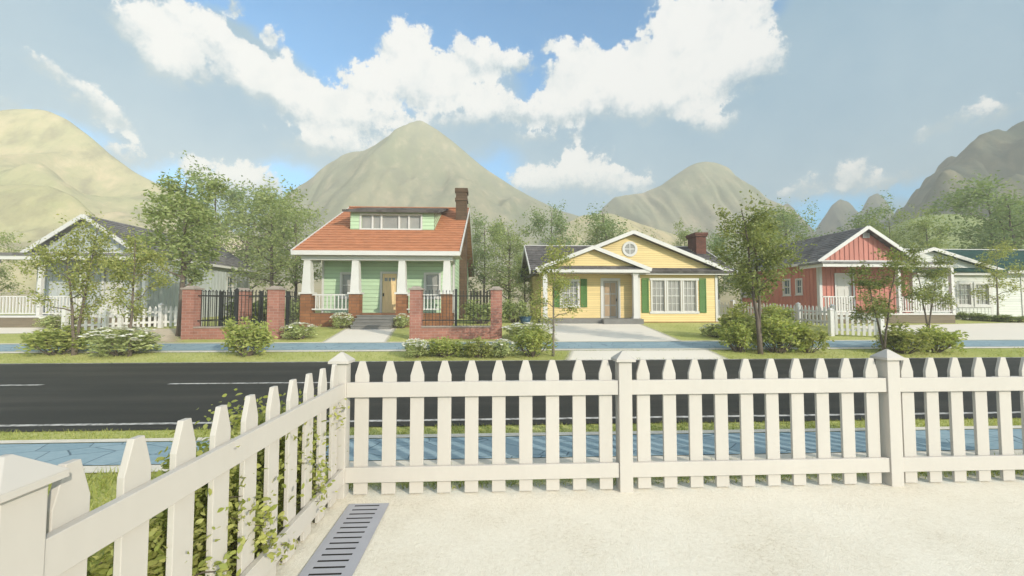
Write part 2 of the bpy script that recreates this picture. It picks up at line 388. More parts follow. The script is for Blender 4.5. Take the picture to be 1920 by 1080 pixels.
def window(root, T, s0, s1, z0, z1, cols=1, rows=2, fr=.08, glass='glass', meeting=True, muntin=.018, sill=True, d0=0.0):
    mb = MB(); o = .035+d0
    for a, b, c, e in ((s0-fr, s0, z0-fr, z1+fr), (s1, s1+fr, z0-fr, z1+fr)): mb.box(a, b, d0+.002, o, c, e, T)
    mb.box(s0, s1, d0+.002, o-.002, z1, z1+fr, T); mb.box(s0, s1, d0+.002, o-.002, z0-fr, z0, T)
    # sash
    k = .03
    for a, b, c, e in ((s0, s0+k, z0, z1), (s1-k, s1, z0, z1)): mb.box(a, b, -.055, -.015, c, e, T)
    mb.box(s0+k, s1-k, -.055, -.017, z0, z0+k, T); mb.box(s0+k, s1-k, -.055, -.017, z1-k, z1, T)
    zm = (z0+z1)/2
    if meeting: mb.box(s0+k, s1-k, -.055, -.010, zm-.025, zm+.025, T)
    w = mb.build('window', 'trim', root)
    g = MB(); g.face(T(s0, -.06, z0), T(s1, -.06, z0), T(s1, -.06, z1), T(s0, -.06, z1)); g.build('pane', glass, w)
    if cols > 1 or rows > 2:
        q = MB()
        for i in range(1, cols):
            x = s0+(s1-s0)*i/cols; q.box(x-muntin/2, x+muntin/2, -.058, -.03, z0+k, z1-k, T)
        for j in range(1, rows):
            z = z0+(z1-z0)*j/rows
            if meeting and abs(z-zm) < .03: continue
            q.box(s0+k, s1-k, -.058, -.034, z-muntin/2, z+muntin/2, T)
        q.build('muntins', 'trim', w)
    if sill:
        q = MB(); q.box(s0-fr-.03, s1+fr+.03, d0+.002, d0+.075, z0-fr-.045, z0-fr-.001, T); q.build('sill', 'trim', w)
    return w
def slope(mb, e0, e1, r1, r0, n, thick=.10, lip=.035):
    e0, e1, r1, r0 = map(Vector, (e0, e1, r1, r0)); nm = (e1-e0).cross(r0-e0).normalized()
    if nm.z < 0: nm = -nm
    for k in range(n):
        a, b = k/n, (k+1)/n
        A0, A1, B0, B1 = e0.lerp(r0, a), e1.lerp(r1, a), e0.lerp(r0, b), e1.lerp(r1, b)
        mb.face(A0+nm*lip, A1+nm*lip, B1+nm*.006, B0+nm*.006); mb.face(A0, A1, A1+nm*lip, A0+nm*lip)
        mb.face(A0, A0+nm*lip, B0+nm*.006, B0); mb.face(A1, B1, B1+nm*.006, A1+nm*lip)
    t = nm*thick
    mb.face(e0-t, r0-t, r1-t, e1-t); mb.face(e0-t, e1-t, e1, e0); mb.face(e0-t, e0, r0, r0-t); mb.face(e1-t, r1-t, r1, e1); mb.face(r0-t, r0, r1, r1-t)
def railing(root, p, q, zt, zb, step=.13, r=.02, rail=.05):
    mb = MB(); p = Vector(p); q = Vector(q); Ln = (q-p).length; n = max(2, int(Ln/step))
    for z in (zt-rail/2, zb+rail/2): mb.beam((p.x, p.y, z), (q.x, q.y, z), .06, rail)
    for i in range(1, n):
        c = p.lerp(q, i/n); mb.box(c.x-r, c.x+r, c.y-r, c.y+r, zb+rail, zt-rail)
    return mb.build('railing', 'trim', root)

# ------------------------------------------------------------------ ground, road, pavements
def strip(name, y0, y1, x0, x1, mat, lift, nx=2, ny=1):
    ys = sorted({y0, y1, *[a for a, _ in GP if y0 < a < y1]}); mb = MB()
    for a, b in zip(ys, ys[1:]): mb.face((x0, a, gz(a)+lift), (x1, a, gz(a)+lift), (x1, b, gz(b)+lift), (x0, b, gz(b)+lift))
    return tag(mb.build(name, mat), kind='structure')
ys = np.unique(np.concatenate([np.array([-60., -20, 0, 3, 6, 9, 12.45, 15.5, 18, 21, 24, 28, 32]), np.linspace(34, 335, 80)]))
xs = np.linspace(-300, 420, 110)
rng = np.random.default_rng(3)
GX, GY = np.meshgrid(xs, ys)
GZ = np.vectorize(gz)(GY)+np.clip((GY-36)/60, 0, 1)*(np.sin(GX*.045+1.3)*np.cos(GY*.04)*1.2+np.sin(GX*.11+GY*.05)*.4)
GZ = np.minimum(GZ, 40)
def gridfaces(nx, ny):
    i = np.arange(nx-1)[None, :]+np.arange(ny-1)[:, None]*nx
    return np.stack([i, i+1, i+nx+1, i+nx], -1).reshape(-1, 4)
tag(meshobj('ground', np.stack([GX, GY, GZ], -1).reshape(-1, 3), gridfaces(len(xs), len(ys)), 'lawn', smooth=True), kind='structure')
strip('road', 5.72, 12.45, -80, 120, 'asphalt', .012)
# road edge skirts up to the asphalt
for y, nm in ((5.95, 'road_edge_line'), (12.28, 'road_edge_line')):
    strip(nm, y, y+.09, -80, 120, 'roadpaint', .017)
yc = 9.02
g0, g1 = X(80, yc, 717), X(317, yc, 715)
period = 6.1; dash = period-(g1-g0)
for k in range(-5, 12):
    a = g1+k*period
    strip('road_centre_line', yc-.055, yc+.055, a, a+dash, 'roadpaint', .017)
strip('pavement', 4.46, 5.18, -80, 120, 'paving', .022); strip('pavement_kerb', 5.18, 5.30, -80, 120, 'kerb', .03); strip('pavement_kerb', 4.28, 4.46, -80, 120, 'kerb', .016)
strip('pavement', 14.12, 15.35, -80, 120, 'paving', .022); strip('pavement_kerb', 15.35, 15.5, -80, 120, 'kerb', .03); strip('pavement_kerb', 13.86, 14.12, -80, 120, 'kerb', .016)
def sheet(name, poly4, mat, lift, inset, nx=40, ny=40, hard=()):
    """quad patch following the ground with an 'edge' attribute fading over `inset` metres; hard = sides that do not fade"""
    p = [np.array(q, float) for q in poly4]; V = []; E = []
    for j in range(ny):
        for i in range(nx):
            u, v = i/(nx-1), j/(ny-1)
            q = (p[0]*(1-u)+p[1]*u)*(1-v)+(p[3]*(1-u)+p[2]*u)*v
            V.append((q[0], q[1], gz(q[1])+lift))
            wx = np.linalg.norm((p[1]-p[0])*(1-v)+(p[2]-p[3])*v); wy = np.linalg.norm((p[3]-p[0])*(1-u)+(p[2]-p[1])*u)
            dd = []
            if 'l' not in hard: dd.append(u*wx)
            if 'r' not in hard: dd.append((1-u)*wx)
            if 'n' not in hard: dd.append(v*wy)
            if 'f' not in hard: dd.append((1-v)*wy)
            E.append(min(1, min(dd)/inset if dd else 1))
    o = meshobj(name, V, gridfaces(nx, ny), mat)
    at = o.data.attributes.new('edge', 'FLOAT', 'POINT'); at.data.foreach_set('value', E)
    return tag(o, kind='structure')
sheet('gravel_yard', ((-1.62, -6), (16, -6), (16, 3.95), (-1.62, 3.95)), 'sand', .005, .30, 110, 260, 'nr')
def gp(px, py): a = ground(px, py); return (a[0], a[1])
PATHS = []
def yard_path(name, bl, br, tr, tl, mat='path', ins=.3, hard=''):
    PATHS.append((bl, br, tr, tl))
    return sheet(name, (bl, br, tr, tl), mat, .006, ins, 30, 30, hard)
yard_path('garden_path', (X(598, 15.5, 641), 15.5), (X(728, 15.5, 641), 15.5), (X(748, 21, 612), 20.9), (X(652, 21, 612), 20.9), ins=.35, hard='nf')
yard_path('driveway', (X(1040, 15.5, 641), 15.5), (X(1285, 15.5, 641), 15.5), (X(1205, 22, 608), 22.3), (X(1005, 22, 608), 22.3), ins=.45, hard='nf')
yard_path('driveway', (X(1055, 12.5, 672), 12.46), (X(1370, 12.5, 672), 12.46), (X(1335, 13.86, 656), 13.86), (X(1065, 13.86, 656), 13.86), ins=.4, hard='nf')
yard_path('driveway', (X(1785, 15.5, 641), 15.5), (X(2150, 15.5, 641), 15.5), (X(1960, 22, 606), 22.5), (X(1560, 21.3, 608), 20.6), ins=.4, hard='n')
yard_path('driveway', (X(-300, 18, 641), 18.2), (X(110, 18, 628), 18.6), (X(130, 20.9, 612), 20.9), (X(-300, 20.9, 612), 20.9), ins=.35, hard='')
yard_path('bare_soil', (X(240, 15.6, 640), 15.6), (X(345, 15.6, 640), 15.6), (X(335, 20, 612), 20.5), (X(225, 20, 612), 20.5), 'dirt', .8)
tag(D.objects['bare_soil'], kind='structure')

# ------------------------------------------------------------------ mountains
def vnoise(x, y, seed):
    r = np.random.default_rng(seed); tab = r.random((64, 64))
    xi, yi = np.floor(x).astype(int), np.floor(y).astype(int); fx, fy = x-xi, y-yi
    fx = fx*fx*(3-2*fx); fy = fy*fy*(3-2*fy); g = lambda a, b: tab[a % 64, b % 64]
    return (g(xi, yi)*(1-fx)+g(xi+1, yi)*fx)*(1-fy)+(g(xi, yi+1)*(1-fx)+g(xi+1, yi+1)*fx)*fy
def fbm(x, y, seed, o=4):
    t = 0; a = .5
    for k in range(o): t = t+a*(vnoise(x*2**k, y*2**k, seed+k)-.5); a *= .5
    return t
def mountain(sky, Y0, w, mat, seed, name='mountain', rough=.10, lump=.10, sharp=1.0, n=(170, 90)):
    P = np.array([XZ(px, py, Y0) for px, py in sky]); x0, x1 = P[0, 0]-6, P[-1, 0]+6
    xs = np.linspace(x0, x1, n[0]); ts = np.linspace(-1, 1, n[1]); GXm, T = np.meshgrid(xs, ts)
    Hm = P[:, 1].max(); sc = 2.2/w*2
    warp = fbm(GXm*sc*.6, T*2.2, seed, 3)*w*.9*np.minimum(1, np.abs(T)*2.5)
    # slopes spread sideways as they run down, so ridges fan out from the summits
    xm = (P[:, 0]*np.maximum(P[:, 1], 1)).sum()/np.maximum(P[:, 1], 1).sum()
    base = np.interp(GXm+warp, P[:, 0], P[:, 1], left=0, right=0)
    ker = np.hanning(5); ker /= ker.sum()
    base = np.apply_along_axis(lambda r: np.convolve(np.pad(r, 2, 'edge'), ker, 'valid'), 1, base)
    fall = np.clip(1-np.sqrt(T*T+.0012)+.034, 0, 1)**sharp
    gul = np.abs(fbm(GXm*sc*3.2+fbm(GXm*sc, T*3, seed+5)*1.5, T*1.3+7, seed+9, 4))*2
    h = base*fall-gul*Hm*rough*np.clip(np.abs(T)*3, 0, 1)*fall+fbm(GXm*sc*2, T*5, seed+3, 4)*Hm*lump*np.clip(np.abs(T)*4, 0.05, 1)*fall
    g = np.vectorize(gz)(np.minimum(Y0+T*w, 250)); h = np.maximum(h, g*0-2)
    V = np.stack([GXm, Y0+T*w, h], -1).reshape(-1, 3)
    return tag(meshobj(name, V, gridfaces(n[0], n[1]), mat, smooth=True), kind='structure')
mountain([(-420, 560), (-250, 400), (-100, 260), (0, 216), (40, 207), (75, 206), (100, 210), (125, 222), (165, 253), (200, 285), (250, 320), (300, 346), (350, 368), (420, 420), (520, 500), (600, 570)], 175, 95, 'rock_left', 11, rough=.06, lump=.09)
mountain([(-400, 540), (-150, 380), (0, 349), (50, 346), (100, 350), (140, 368), (180, 410), (240, 470), (330, 560)], 105, 48, 'rock_left', 12, 'hill', rough=.04, lump=.07)
mountain([(420, 570), (480, 440), (560, 366), (610, 325), (640, 300), (662, 286), (690, 284), (720, 268), (750, 248), (772, 238), (790, 225), (808, 235), (826, 246), (850, 265), (880, 290), (910, 315), (940, 335), (975, 358), (1000, 371), (1050, 395), (1110, 412), (1180, 460), (1260, 570)], 235, 120, 'rock_mid', 13, rough=.10, lump=.07)
mountain([(1060, 570), (1100, 430), (1130, 388), (1150, 370), (1175, 366), (1205, 362), (1240, 348), (1265, 330), (1290, 313), (1305, 306), (1322, 303), (1340, 305), (1362, 313), (1380, 335), (1400, 362), (1420, 395), (1450, 450), (1500, 570)], 265, 100, 'rock_mid', 14, rough=.07, lump=.06)
mountain([(1410, 570), (1440, 440), (1460, 390), (1475, 380), (1490, 392), (1510, 450), (1530, 480), (1545, 420), (1560, 385), (1575, 373), (1590, 378), (1605, 400), (1615, 395), (1630, 368), (1643, 361), (1655, 372), (1670, 398), (1700, 450), (1750, 560)], 290, 42, 'rock_right', 15, rough=.05, lump=.03, n=(220, 60))
mountain([(1600, 570), (1680, 430), (1706, 396), (1725, 365), (1742, 343), (1757, 322), (1770, 313), (1788, 312), (1800, 300), (1812, 280), (1825, 262), (1840, 248), (1858, 241), (1872, 242), (1886, 247), (1900, 236), (1925, 222), (1980, 200), (2080, 260), (2250, 400), (2400, 560)], 160, 85, 'rock_right', 21, rough=.34, lump=.50)
mountain([(1690, 560), (1730, 430), (1752, 350), (1765, 322), (1776, 316), (1795, 324), (1820, 340), (1850, 372), (1890, 440), (1940, 560)], 138, 34, 'rock_right', 24, rough=.2, lump=.25)
mountain([(1790, 560), (1830, 410), (1855, 362), (1876, 338), (1900, 326), (1925, 330), (1960, 352), (2020, 420), (2100, 560)], 128, 32, 'rock_right', 26, rough=.2, lump=.25)
mountain([(1560, 560), (1640, 450), (1690, 416), (1730, 404), (1770, 401), (1810, 403), (1860, 411), (1920, 425), (2020, 450), (2150, 560)], 95, 42, 'hill_green', 17, 'hill', rough=.02, lump=.04)
mountain([(960, 570), (1040, 430), (1090, 404), (1140, 400), (1200, 420), (1300, 450), (1420, 570)], 150, 60, 'rock_left', 18, 'hill', rough=.03, lump=.05)

# ------------------------------------------------------------------ white picket fences by the camera
FY = 3.70; CX = -1.3165; PS = .2393
def picket(mb, c, y, z0=.015, z1=1.157, T=None, hw=.059, tk=.026):
    poly = [(c-hw, z0), (c+hw, z0), (c+hw, z1-.125), (c+.023, z1), (c-.023, z1), (c-hw, z1-.125)]
    T = T or (lambda s, d, z: (s, y-d, z))
    mb.prism(poly, lambda s, z: T(s, 0, z), lambda s, z: T(s, tk, z))
def fpost(root, x, y, h=1.145, w=.059):
    mb = MB(); mb.box(x-w, x+w, y-w, y+w, -.05, h); o = mb.build('post', 'white', root, bevel=.004)
    c = MB(); c.box(x-w-.028, x+w+.028, y-w-.028, y+w+.028, h, h+.022); c.taper(x, y, h+.022, h+.092, w+.028, .010)
    c.build('post_cap', 'white', o, bevel=.002); return o
fr = thing('picket_fence', (CX, FY, 0), 'white picket fence running across the front of the pale gravel yard, facing the road', 'fence')
PY = FY-.005
for k in range(4): fpost(fr, CX+2.5*k, PY)
for k in range(3):
    for zb, zt in ((.128, .255), (.8515, .978)):
        mb = MB(); e0 = CX+2.5*k+.0595; mb.box(e0, e0+2.5-.120, FY-.052, FY-.018, zb, zt); mb.build('rail', 'white', fr, bevel=.003)
    for i in range(10):
        mb = MB(); picket(mb, CX+2.5*k+.1785+i*PS, FY+.010); mb.build('picket', 'white', fr, bevel=.0025)
ls = thing('picket_fence', (CX, 1.19, 0), 'white picket fence down the left of the yard, hedge sprigs poking through', 'fence')
fpost(ls, CX, PY-2.5)
for zb, zt in ((.128, .255), (.8515, .978)):
    mb = MB(); mb.box(CX+.018, CX+.052, PY-2.5+.0595, PY-.0595, zb, zt); mb.build('rail', 'white', ls, bevel=.003)
for i in range(10):
    mb = MB(); yy = FY-.179-i*PS; picket(mb, yy, 0, T=lambda s, d, z: (CX-.010+d, s, z)); mb.build('picket', 'white', ls, bevel=.0025)

# ------------------------------------------------------------------ drain grate
gx0, gx1 = X(654.5, 2.6*1.0, 950), 0
a = ground(655, 950); b = ground(730, 948); c = ground(563, 1079); d_ = ground(667, 1079)
def line_at(p, q, t): return p[0]+(q[0]-p[0])*t, p[1]+(q[1]-p[1])*t
gt = thing('drain_grate', (a[0], a[1], 0), 'grey steel drain grate with a row of dark slots, let into the pale gravel', 'drain')
U0 = np.array([a[0], a[1]]); U1 = np.array([b[0], b[1]]); Wd = U1-U0; dr = np.array([(c[0]-a[0]+d_[0]-b[0])/2, (c[1]-a[1]+d_[1]-b[1])/2])
ln = np.linalg.norm(dr); dr = dr/ln
pit = ln/13.15; tot = pit*17
mb = MB(); sl = MB(); s0, s1 = .17, .78
def gpt(u, v, z): q = U0+Wd*u+dr*v; return (q[0], q[1], z)
def gbox(mb, u0, u1, v0, v1, z0, z1): mb.hexa([gpt(u0, v0, z0), gpt(u0, v1, z0), gpt(u1, v1, z0), gpt(u1, v0, z0), gpt(u0, v0, z1), gpt(u0, v1, z1), gpt(u1, v1, z1), gpt(u1, v0, z1)])
gbox(mb, 0, s0, 0, tot, .0128, .0146); gbox(mb, s1, 1, 0, tot, .0128, .0146)
for k in range(18):
    v0 = 0 if k == 0 else (k-.30)*pit; v1 = tot if k == 17 else (k+.40)*pit
    gbox(mb, s0, s1, v0, v1, .0128, .0143)
o = mb.build('grate_plate', 'steel', gt, bevel=0)
gbox(sl, .02, .98, .02, tot-.02, .006, .0118); sl.build('dark_slot_backing', 'slot', gt)  # flat black slab painted for the darkness down the slots

# ------------------------------------------------------------------ green bungalow
def green_house():
    Yp, Yw, Ye, Yr = 21.1, 22.5, 20.6, 28.6
    xl, xr = X(606, Yw), X(846, Yp)-.0
    g0 = gz(21)-.15
    root = thing('bungalow', ((xl+xr)/2, Yw, gz(Yw)), 'green clapboard bungalow with an orange roof, a wide dormer and a columned front porch', 'house')
    zf = Z(587, Yp)                         # porch floor
    ze = Z(473, Ye)
    rxl, rxr = X(547, Ye, 475), X(862, Ye, 475)
    zr = Z(393, Yr)
    Yb = 2*Yr-Ye
    # walls
    T = front(Yw); door = (X(716.5, Yw), X(744, Yw), zf, Z(514, Yw))
    w1 = (X(641, Yw), X(661, Yw), Z(556, Yw), Z(515, Yw)); w2 = (X(798, Yw), X(823, Yw), Z(556, Yw), Z(515, Yw))
    holes = [door, w1, w2]; ztop = ze+.25
    mb = MB(); cells(mb, T, xl, xr, g0, ztop, holes); laps(mb, T, zf, ztop, .21, lambda z: (xl, xr), holes)
    Yk = Yb-.6; sl = (zr-ze)/(Yr-Ye)
    for xx, TT in ((xl, left(xl)), (xr, right(xr))):
        cells(mb, TT, Yw, Yk, g0, ze, [])
        laps(mb, TT, zf-.2, ze, .21, lambda z: (Yw, Yk))
        top = zr-.15
        laps(mb, TT, ze, top, .21, lambda z: (max(Yw, Ye+(z-ze)/sl+.2) if z > ze+sl*(Yw-Ye) else Yw, Yb-(z-ze)/sl-.2))
        mb.face(TT(Yw, 0, ze), TT(Yk, 0, ze), TT(Yr, 0, zr-.1))
        mb.face(TT(Yw, 0, ze), TT(Yr, 0, zr-.1), TT(Yw, 0, ze+sl*(Yw-Ye)-.1))
    mb.face((xl, Yk, g0), (xr, Yk, g0), (xr, Yk, ze), (xl, Yk, ze))
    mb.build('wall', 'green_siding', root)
    # roof
    mb = MB(); slope(mb, (rxl, Ye, ze), (rxr, Ye, ze), (rxr, Yr, zr), (rxl, Yr, zr), 20, .14)
    slope(mb, (rxl, Yb, ze), (rxr, Yb, ze), (rxr, Yr, zr), (rxl, Yr, zr), 20, .14)
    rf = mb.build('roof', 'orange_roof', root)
    mb = MB(); mb.beam((rxl, Yr, zr+.04), (rxr, Yr, zr+.04), .28, .07); mb.build('ridge_cap', 'orange_roof', rf)
    mb = MB(); mb.box(rxl-.02, rxr+.02, Ye-.05, Ye-.003, ze-.19, ze+.03)
    for xx in (rxl-.025, rxr+.025):
        mb.beam((xx, Ye-.03, ze-.05), (xx, Yr, zr-.05), .05, .2); mb.beam((xx, Yb, ze-.05), (xx, Yr, zr-.05), .05, .2)
    mb.build('fascia', 'trim', rf)
    mb = MB(); mb.face((rxl, Ye, ze-.17), (rxr, Ye, ze-.17), (rxr, Yw, ze-.17), (rxl, Yw, ze-.17)); mb.build('porch_ceiling', 'trim', root)
    # porch beam
    bl, br = X(567, Yp), X(849, Yp); zb0, zb1 = Z(490, Yp), ze-.18
    mb = MB(); mb.box(bl, br, Yp-.2, Yp+.2, zb0, zb1); mb.box(bl, bl+.3, Yp+.2, Yw, zb0+.02, zb1); mb.box(br-.3, br, Yp+.2, Yw, zb0+.02, zb1)
    mb.build('porch_beam', 'trim', root)
    # columns and piers
    zp = Z(552, Yp); pc = [X(p, Yp, 560) for p in (577, 667, 754, 838)]
    for x in pc:
        mb = MB(); mb.box(x-.26, x+.26, Yp-.26, Yp+.26, g0, zp); pr = mb.build('brick_pier', 'brown_brick', root)
        mb = MB(); mb.box(x-.32, x+.32, Yp-.32, Yp+.32, zp, zp+.09); mb.build('pier_cap', 'trim', pr)
        mb = MB(); mb.taper(x, Yp, zp+.09, zb0, .22, .16); mb.build('column', 'trim', root)
    # porch floor / plinth
    mb = MB(); mb.box(pc[0]-.24, pc[3]+.24, Yp-.22, Yw+.02, g0, zf-.06); mb.build('porch_base', 'brown_brick', root)
    mb = MB(); mb.box(pc[0]-.25, pc[3]+.25, Yp-.25, Yw, zf-.06, zf); mb.build('porch_floor', 'brown_brick', root)
    railing(root, (pc[0]+.261, Yp-.1, 0), (pc[1]-.261, Yp-.1, 0), Z(552, Yp), Z(581, Yp), .17, .022, .07)
    railing(root, (pc[2]+.261, Yp-.1, 0), (pc[3]-.261, Yp-.1, 0), Z(552, Yp), Z(581, Yp), .17, .022, .07)
    railing(root, (pc[0], Yp+.261, 0), (pc[0], Yw, 0), Z(552, Yp), Z(581, Yp), .17, .022, .07)
    n = 4; y1 = Yp-.262; zt = zf-.08
    for k in range(n):
        mb = MB(); mb.box(pc[1]+.25, pc[2]-.25, y1-.28*(k+1), y1-.28*k-.001, g0, zt-(zt-gz(20.6))*k/n-.045); mb.box(pc[1]+.22, pc[2]-.22, y1-.28*(k+1)-.04, y1-.28*k-.042, zt-(zt-gz(20.6))*k/n-.0449, zt-(zt-gz(20.6))*k/n); mb.build('step', 'step', root)
    # windows and door
    window(root, T, *w1, glass='glass', fr=.10, d0=.022); window(root, T, *w2, glass='glass', fr=.10, d0=.022)
    mb = MB()
    mb.box(door[0], door[1], -.09, -.04, door[2], door[3], T)
    dw = door[1]-door[0]
    for u0, u1, v0, v1 in ((.05, .13, .03, .97), (.87, .95, .03, .97), (.13, .87, .03, .10), (.13, .87, .72, .80), (.13, .87, .9, .97), (.34, .41, .1, .72), (.59, .66, .1, .72), (.36, .40, .80, .9), (.60, .64, .80, .9)):
        h = door[3]-door[2]; mb.box(door[0]+dw*u0, door[0]+dw*u1, -.04, -.025, door[2]+h*v0, door[2]+h*v1, T)
    dr = mb.build('door', 'oak', root); h = door[3]-door[2]
    mb = MB()
    for u0, u1 in ((.14, .35), (.41, .59), (.65, .86)): mb.box(door[0]+dw*u0, door[0]+dw*u1, -.04, -.036, door[2]+h*.81, door[2]+h*.895, T)
    mb.build('door_pane', 'glass', dr)
    mb = MB(); mb.box(door[0]+dw*.05, door[0]+dw*.12, -.024, .03, door[2]+h*.42, door[2]+h*.5, T); mb.build('handle', 'iron', dr)
    mb = MB(); f = .11
    mb.box(door[0]-f, door[0], .024, .05, zf, door[3]+f, T); mb.box(door[1], door[1]+f, .024, .05, zf, door[3]+f, T); mb.box(door[0], door[1], .024, .048, door[3], door[3]+f, T)
    mb.build('door_frame', 'trim', dr)
    # corner boards
    for x in (xl, xr):
        mb = MB(); mb.box(x-.07, x+.035, Yw-.05, Yw-.026, g0, ze-.17)
        if x == xr: mb.box(xr+.026, xr+.05, Yw-.05, Yw+.12, g0, ze-.17)
        mb.build('corner_board', 'trim', root)
    # dormer
    Yd = 23.9; dl, dr_, = X(657, Yd, 430), X(814, Yd, 430); zd0 = ze+(Yd-Ye)*sl; zd1 = Z(399, Yd)
    T2 = front(Yd); ww = (X(678, Yd, 415), X(789, Yd, 415), Z(430.5, Yd), Z(406.5, Yd))
    mb = MB(); cells(mb, T2, dl, dr_, zd0-.3, zd1, [ww]); laps(mb, T2, zd0-.05, zd1, .21, lambda z: (dl, dr_), [ww])
    for xx, TT in ((dl, left(dl)), (dr_, right(dr_))):
        yb = Yd+4.0
        laps(mb, TT, zd0, zd1+.6, .21, lambda z: (Yd if z < zd1 else Yd+(z-zd1)/.2, max(Yd+(z-zd0)/sl+.3, Yd+.05)))
    dm = mb.build('dormer', 'green_siding', root)
    zt0 = zd1+.02; yb = Yr-.2; zt1 = zr-.02
    mb = MB(); slope(mb, (dl-.35, Yd-.4, zt0-.05), (dr_+.35, Yd-.4, zt0-.05), (dr_+.35, yb, zt1), (dl-.35, yb, zt1), 8, .10)
    mb.build('dormer_roof', 'dark_roof', dm)
    mb = MB(); a, b, c, e = ww; o = .055
    mb.box(a-.1, a, .026, o, c-.1, e+.1, T2); mb.box(b, b+.1, .026, o, c-.1, e+.1, T2); mb.box(a, b, .026, o-.002, e, e+.1, T2); mb.box(a, b, .026, o-.002, c-.1, c, T2)
    W = b-a
    for u in (.185, .335, .635, .80): mb.box(a+W*u-.05, a+W*u+.05, -.055, .03, c, e, T2)
    fw = mb.build('dormer_window', 'trim', dm)
    mb = MB(); mb.face(T2(a, -.06, c), T2(b, -.06, c), T2(b, -.06, e), T2(a, -.06, e)); mb.build('pane', 'glass', fw)
    # chimney on the right wall
    Yc = 25.9; c0, c1 = X(854.5, Yc, 400), X(875, Yc, 400)
    mb = MB(); mb.box(c0, c1, Yc, Yc+.8, g0, Z(357, Yc)); ch = mb.build('chimney', 'chimney_brick', root)
    mb = MB(); zt = Z(357, Yc); mb.box(c0-.05, c1+.05, Yc-.05, Yc+.85, zt-.7, zt-.52); mb.box(c0-.06, c1+.06, Yc-.06, Yc+.86, zt-.14, zt+.1); mb.build('chimney_cap', 'chimney_brick', ch)
    mb = MB(); mb.box(c0+.15, c1-.15, Yc+.15, Yc+.65, zt+.1, zt+.106); mb.build('flue', 'slot', ch)
green_house()

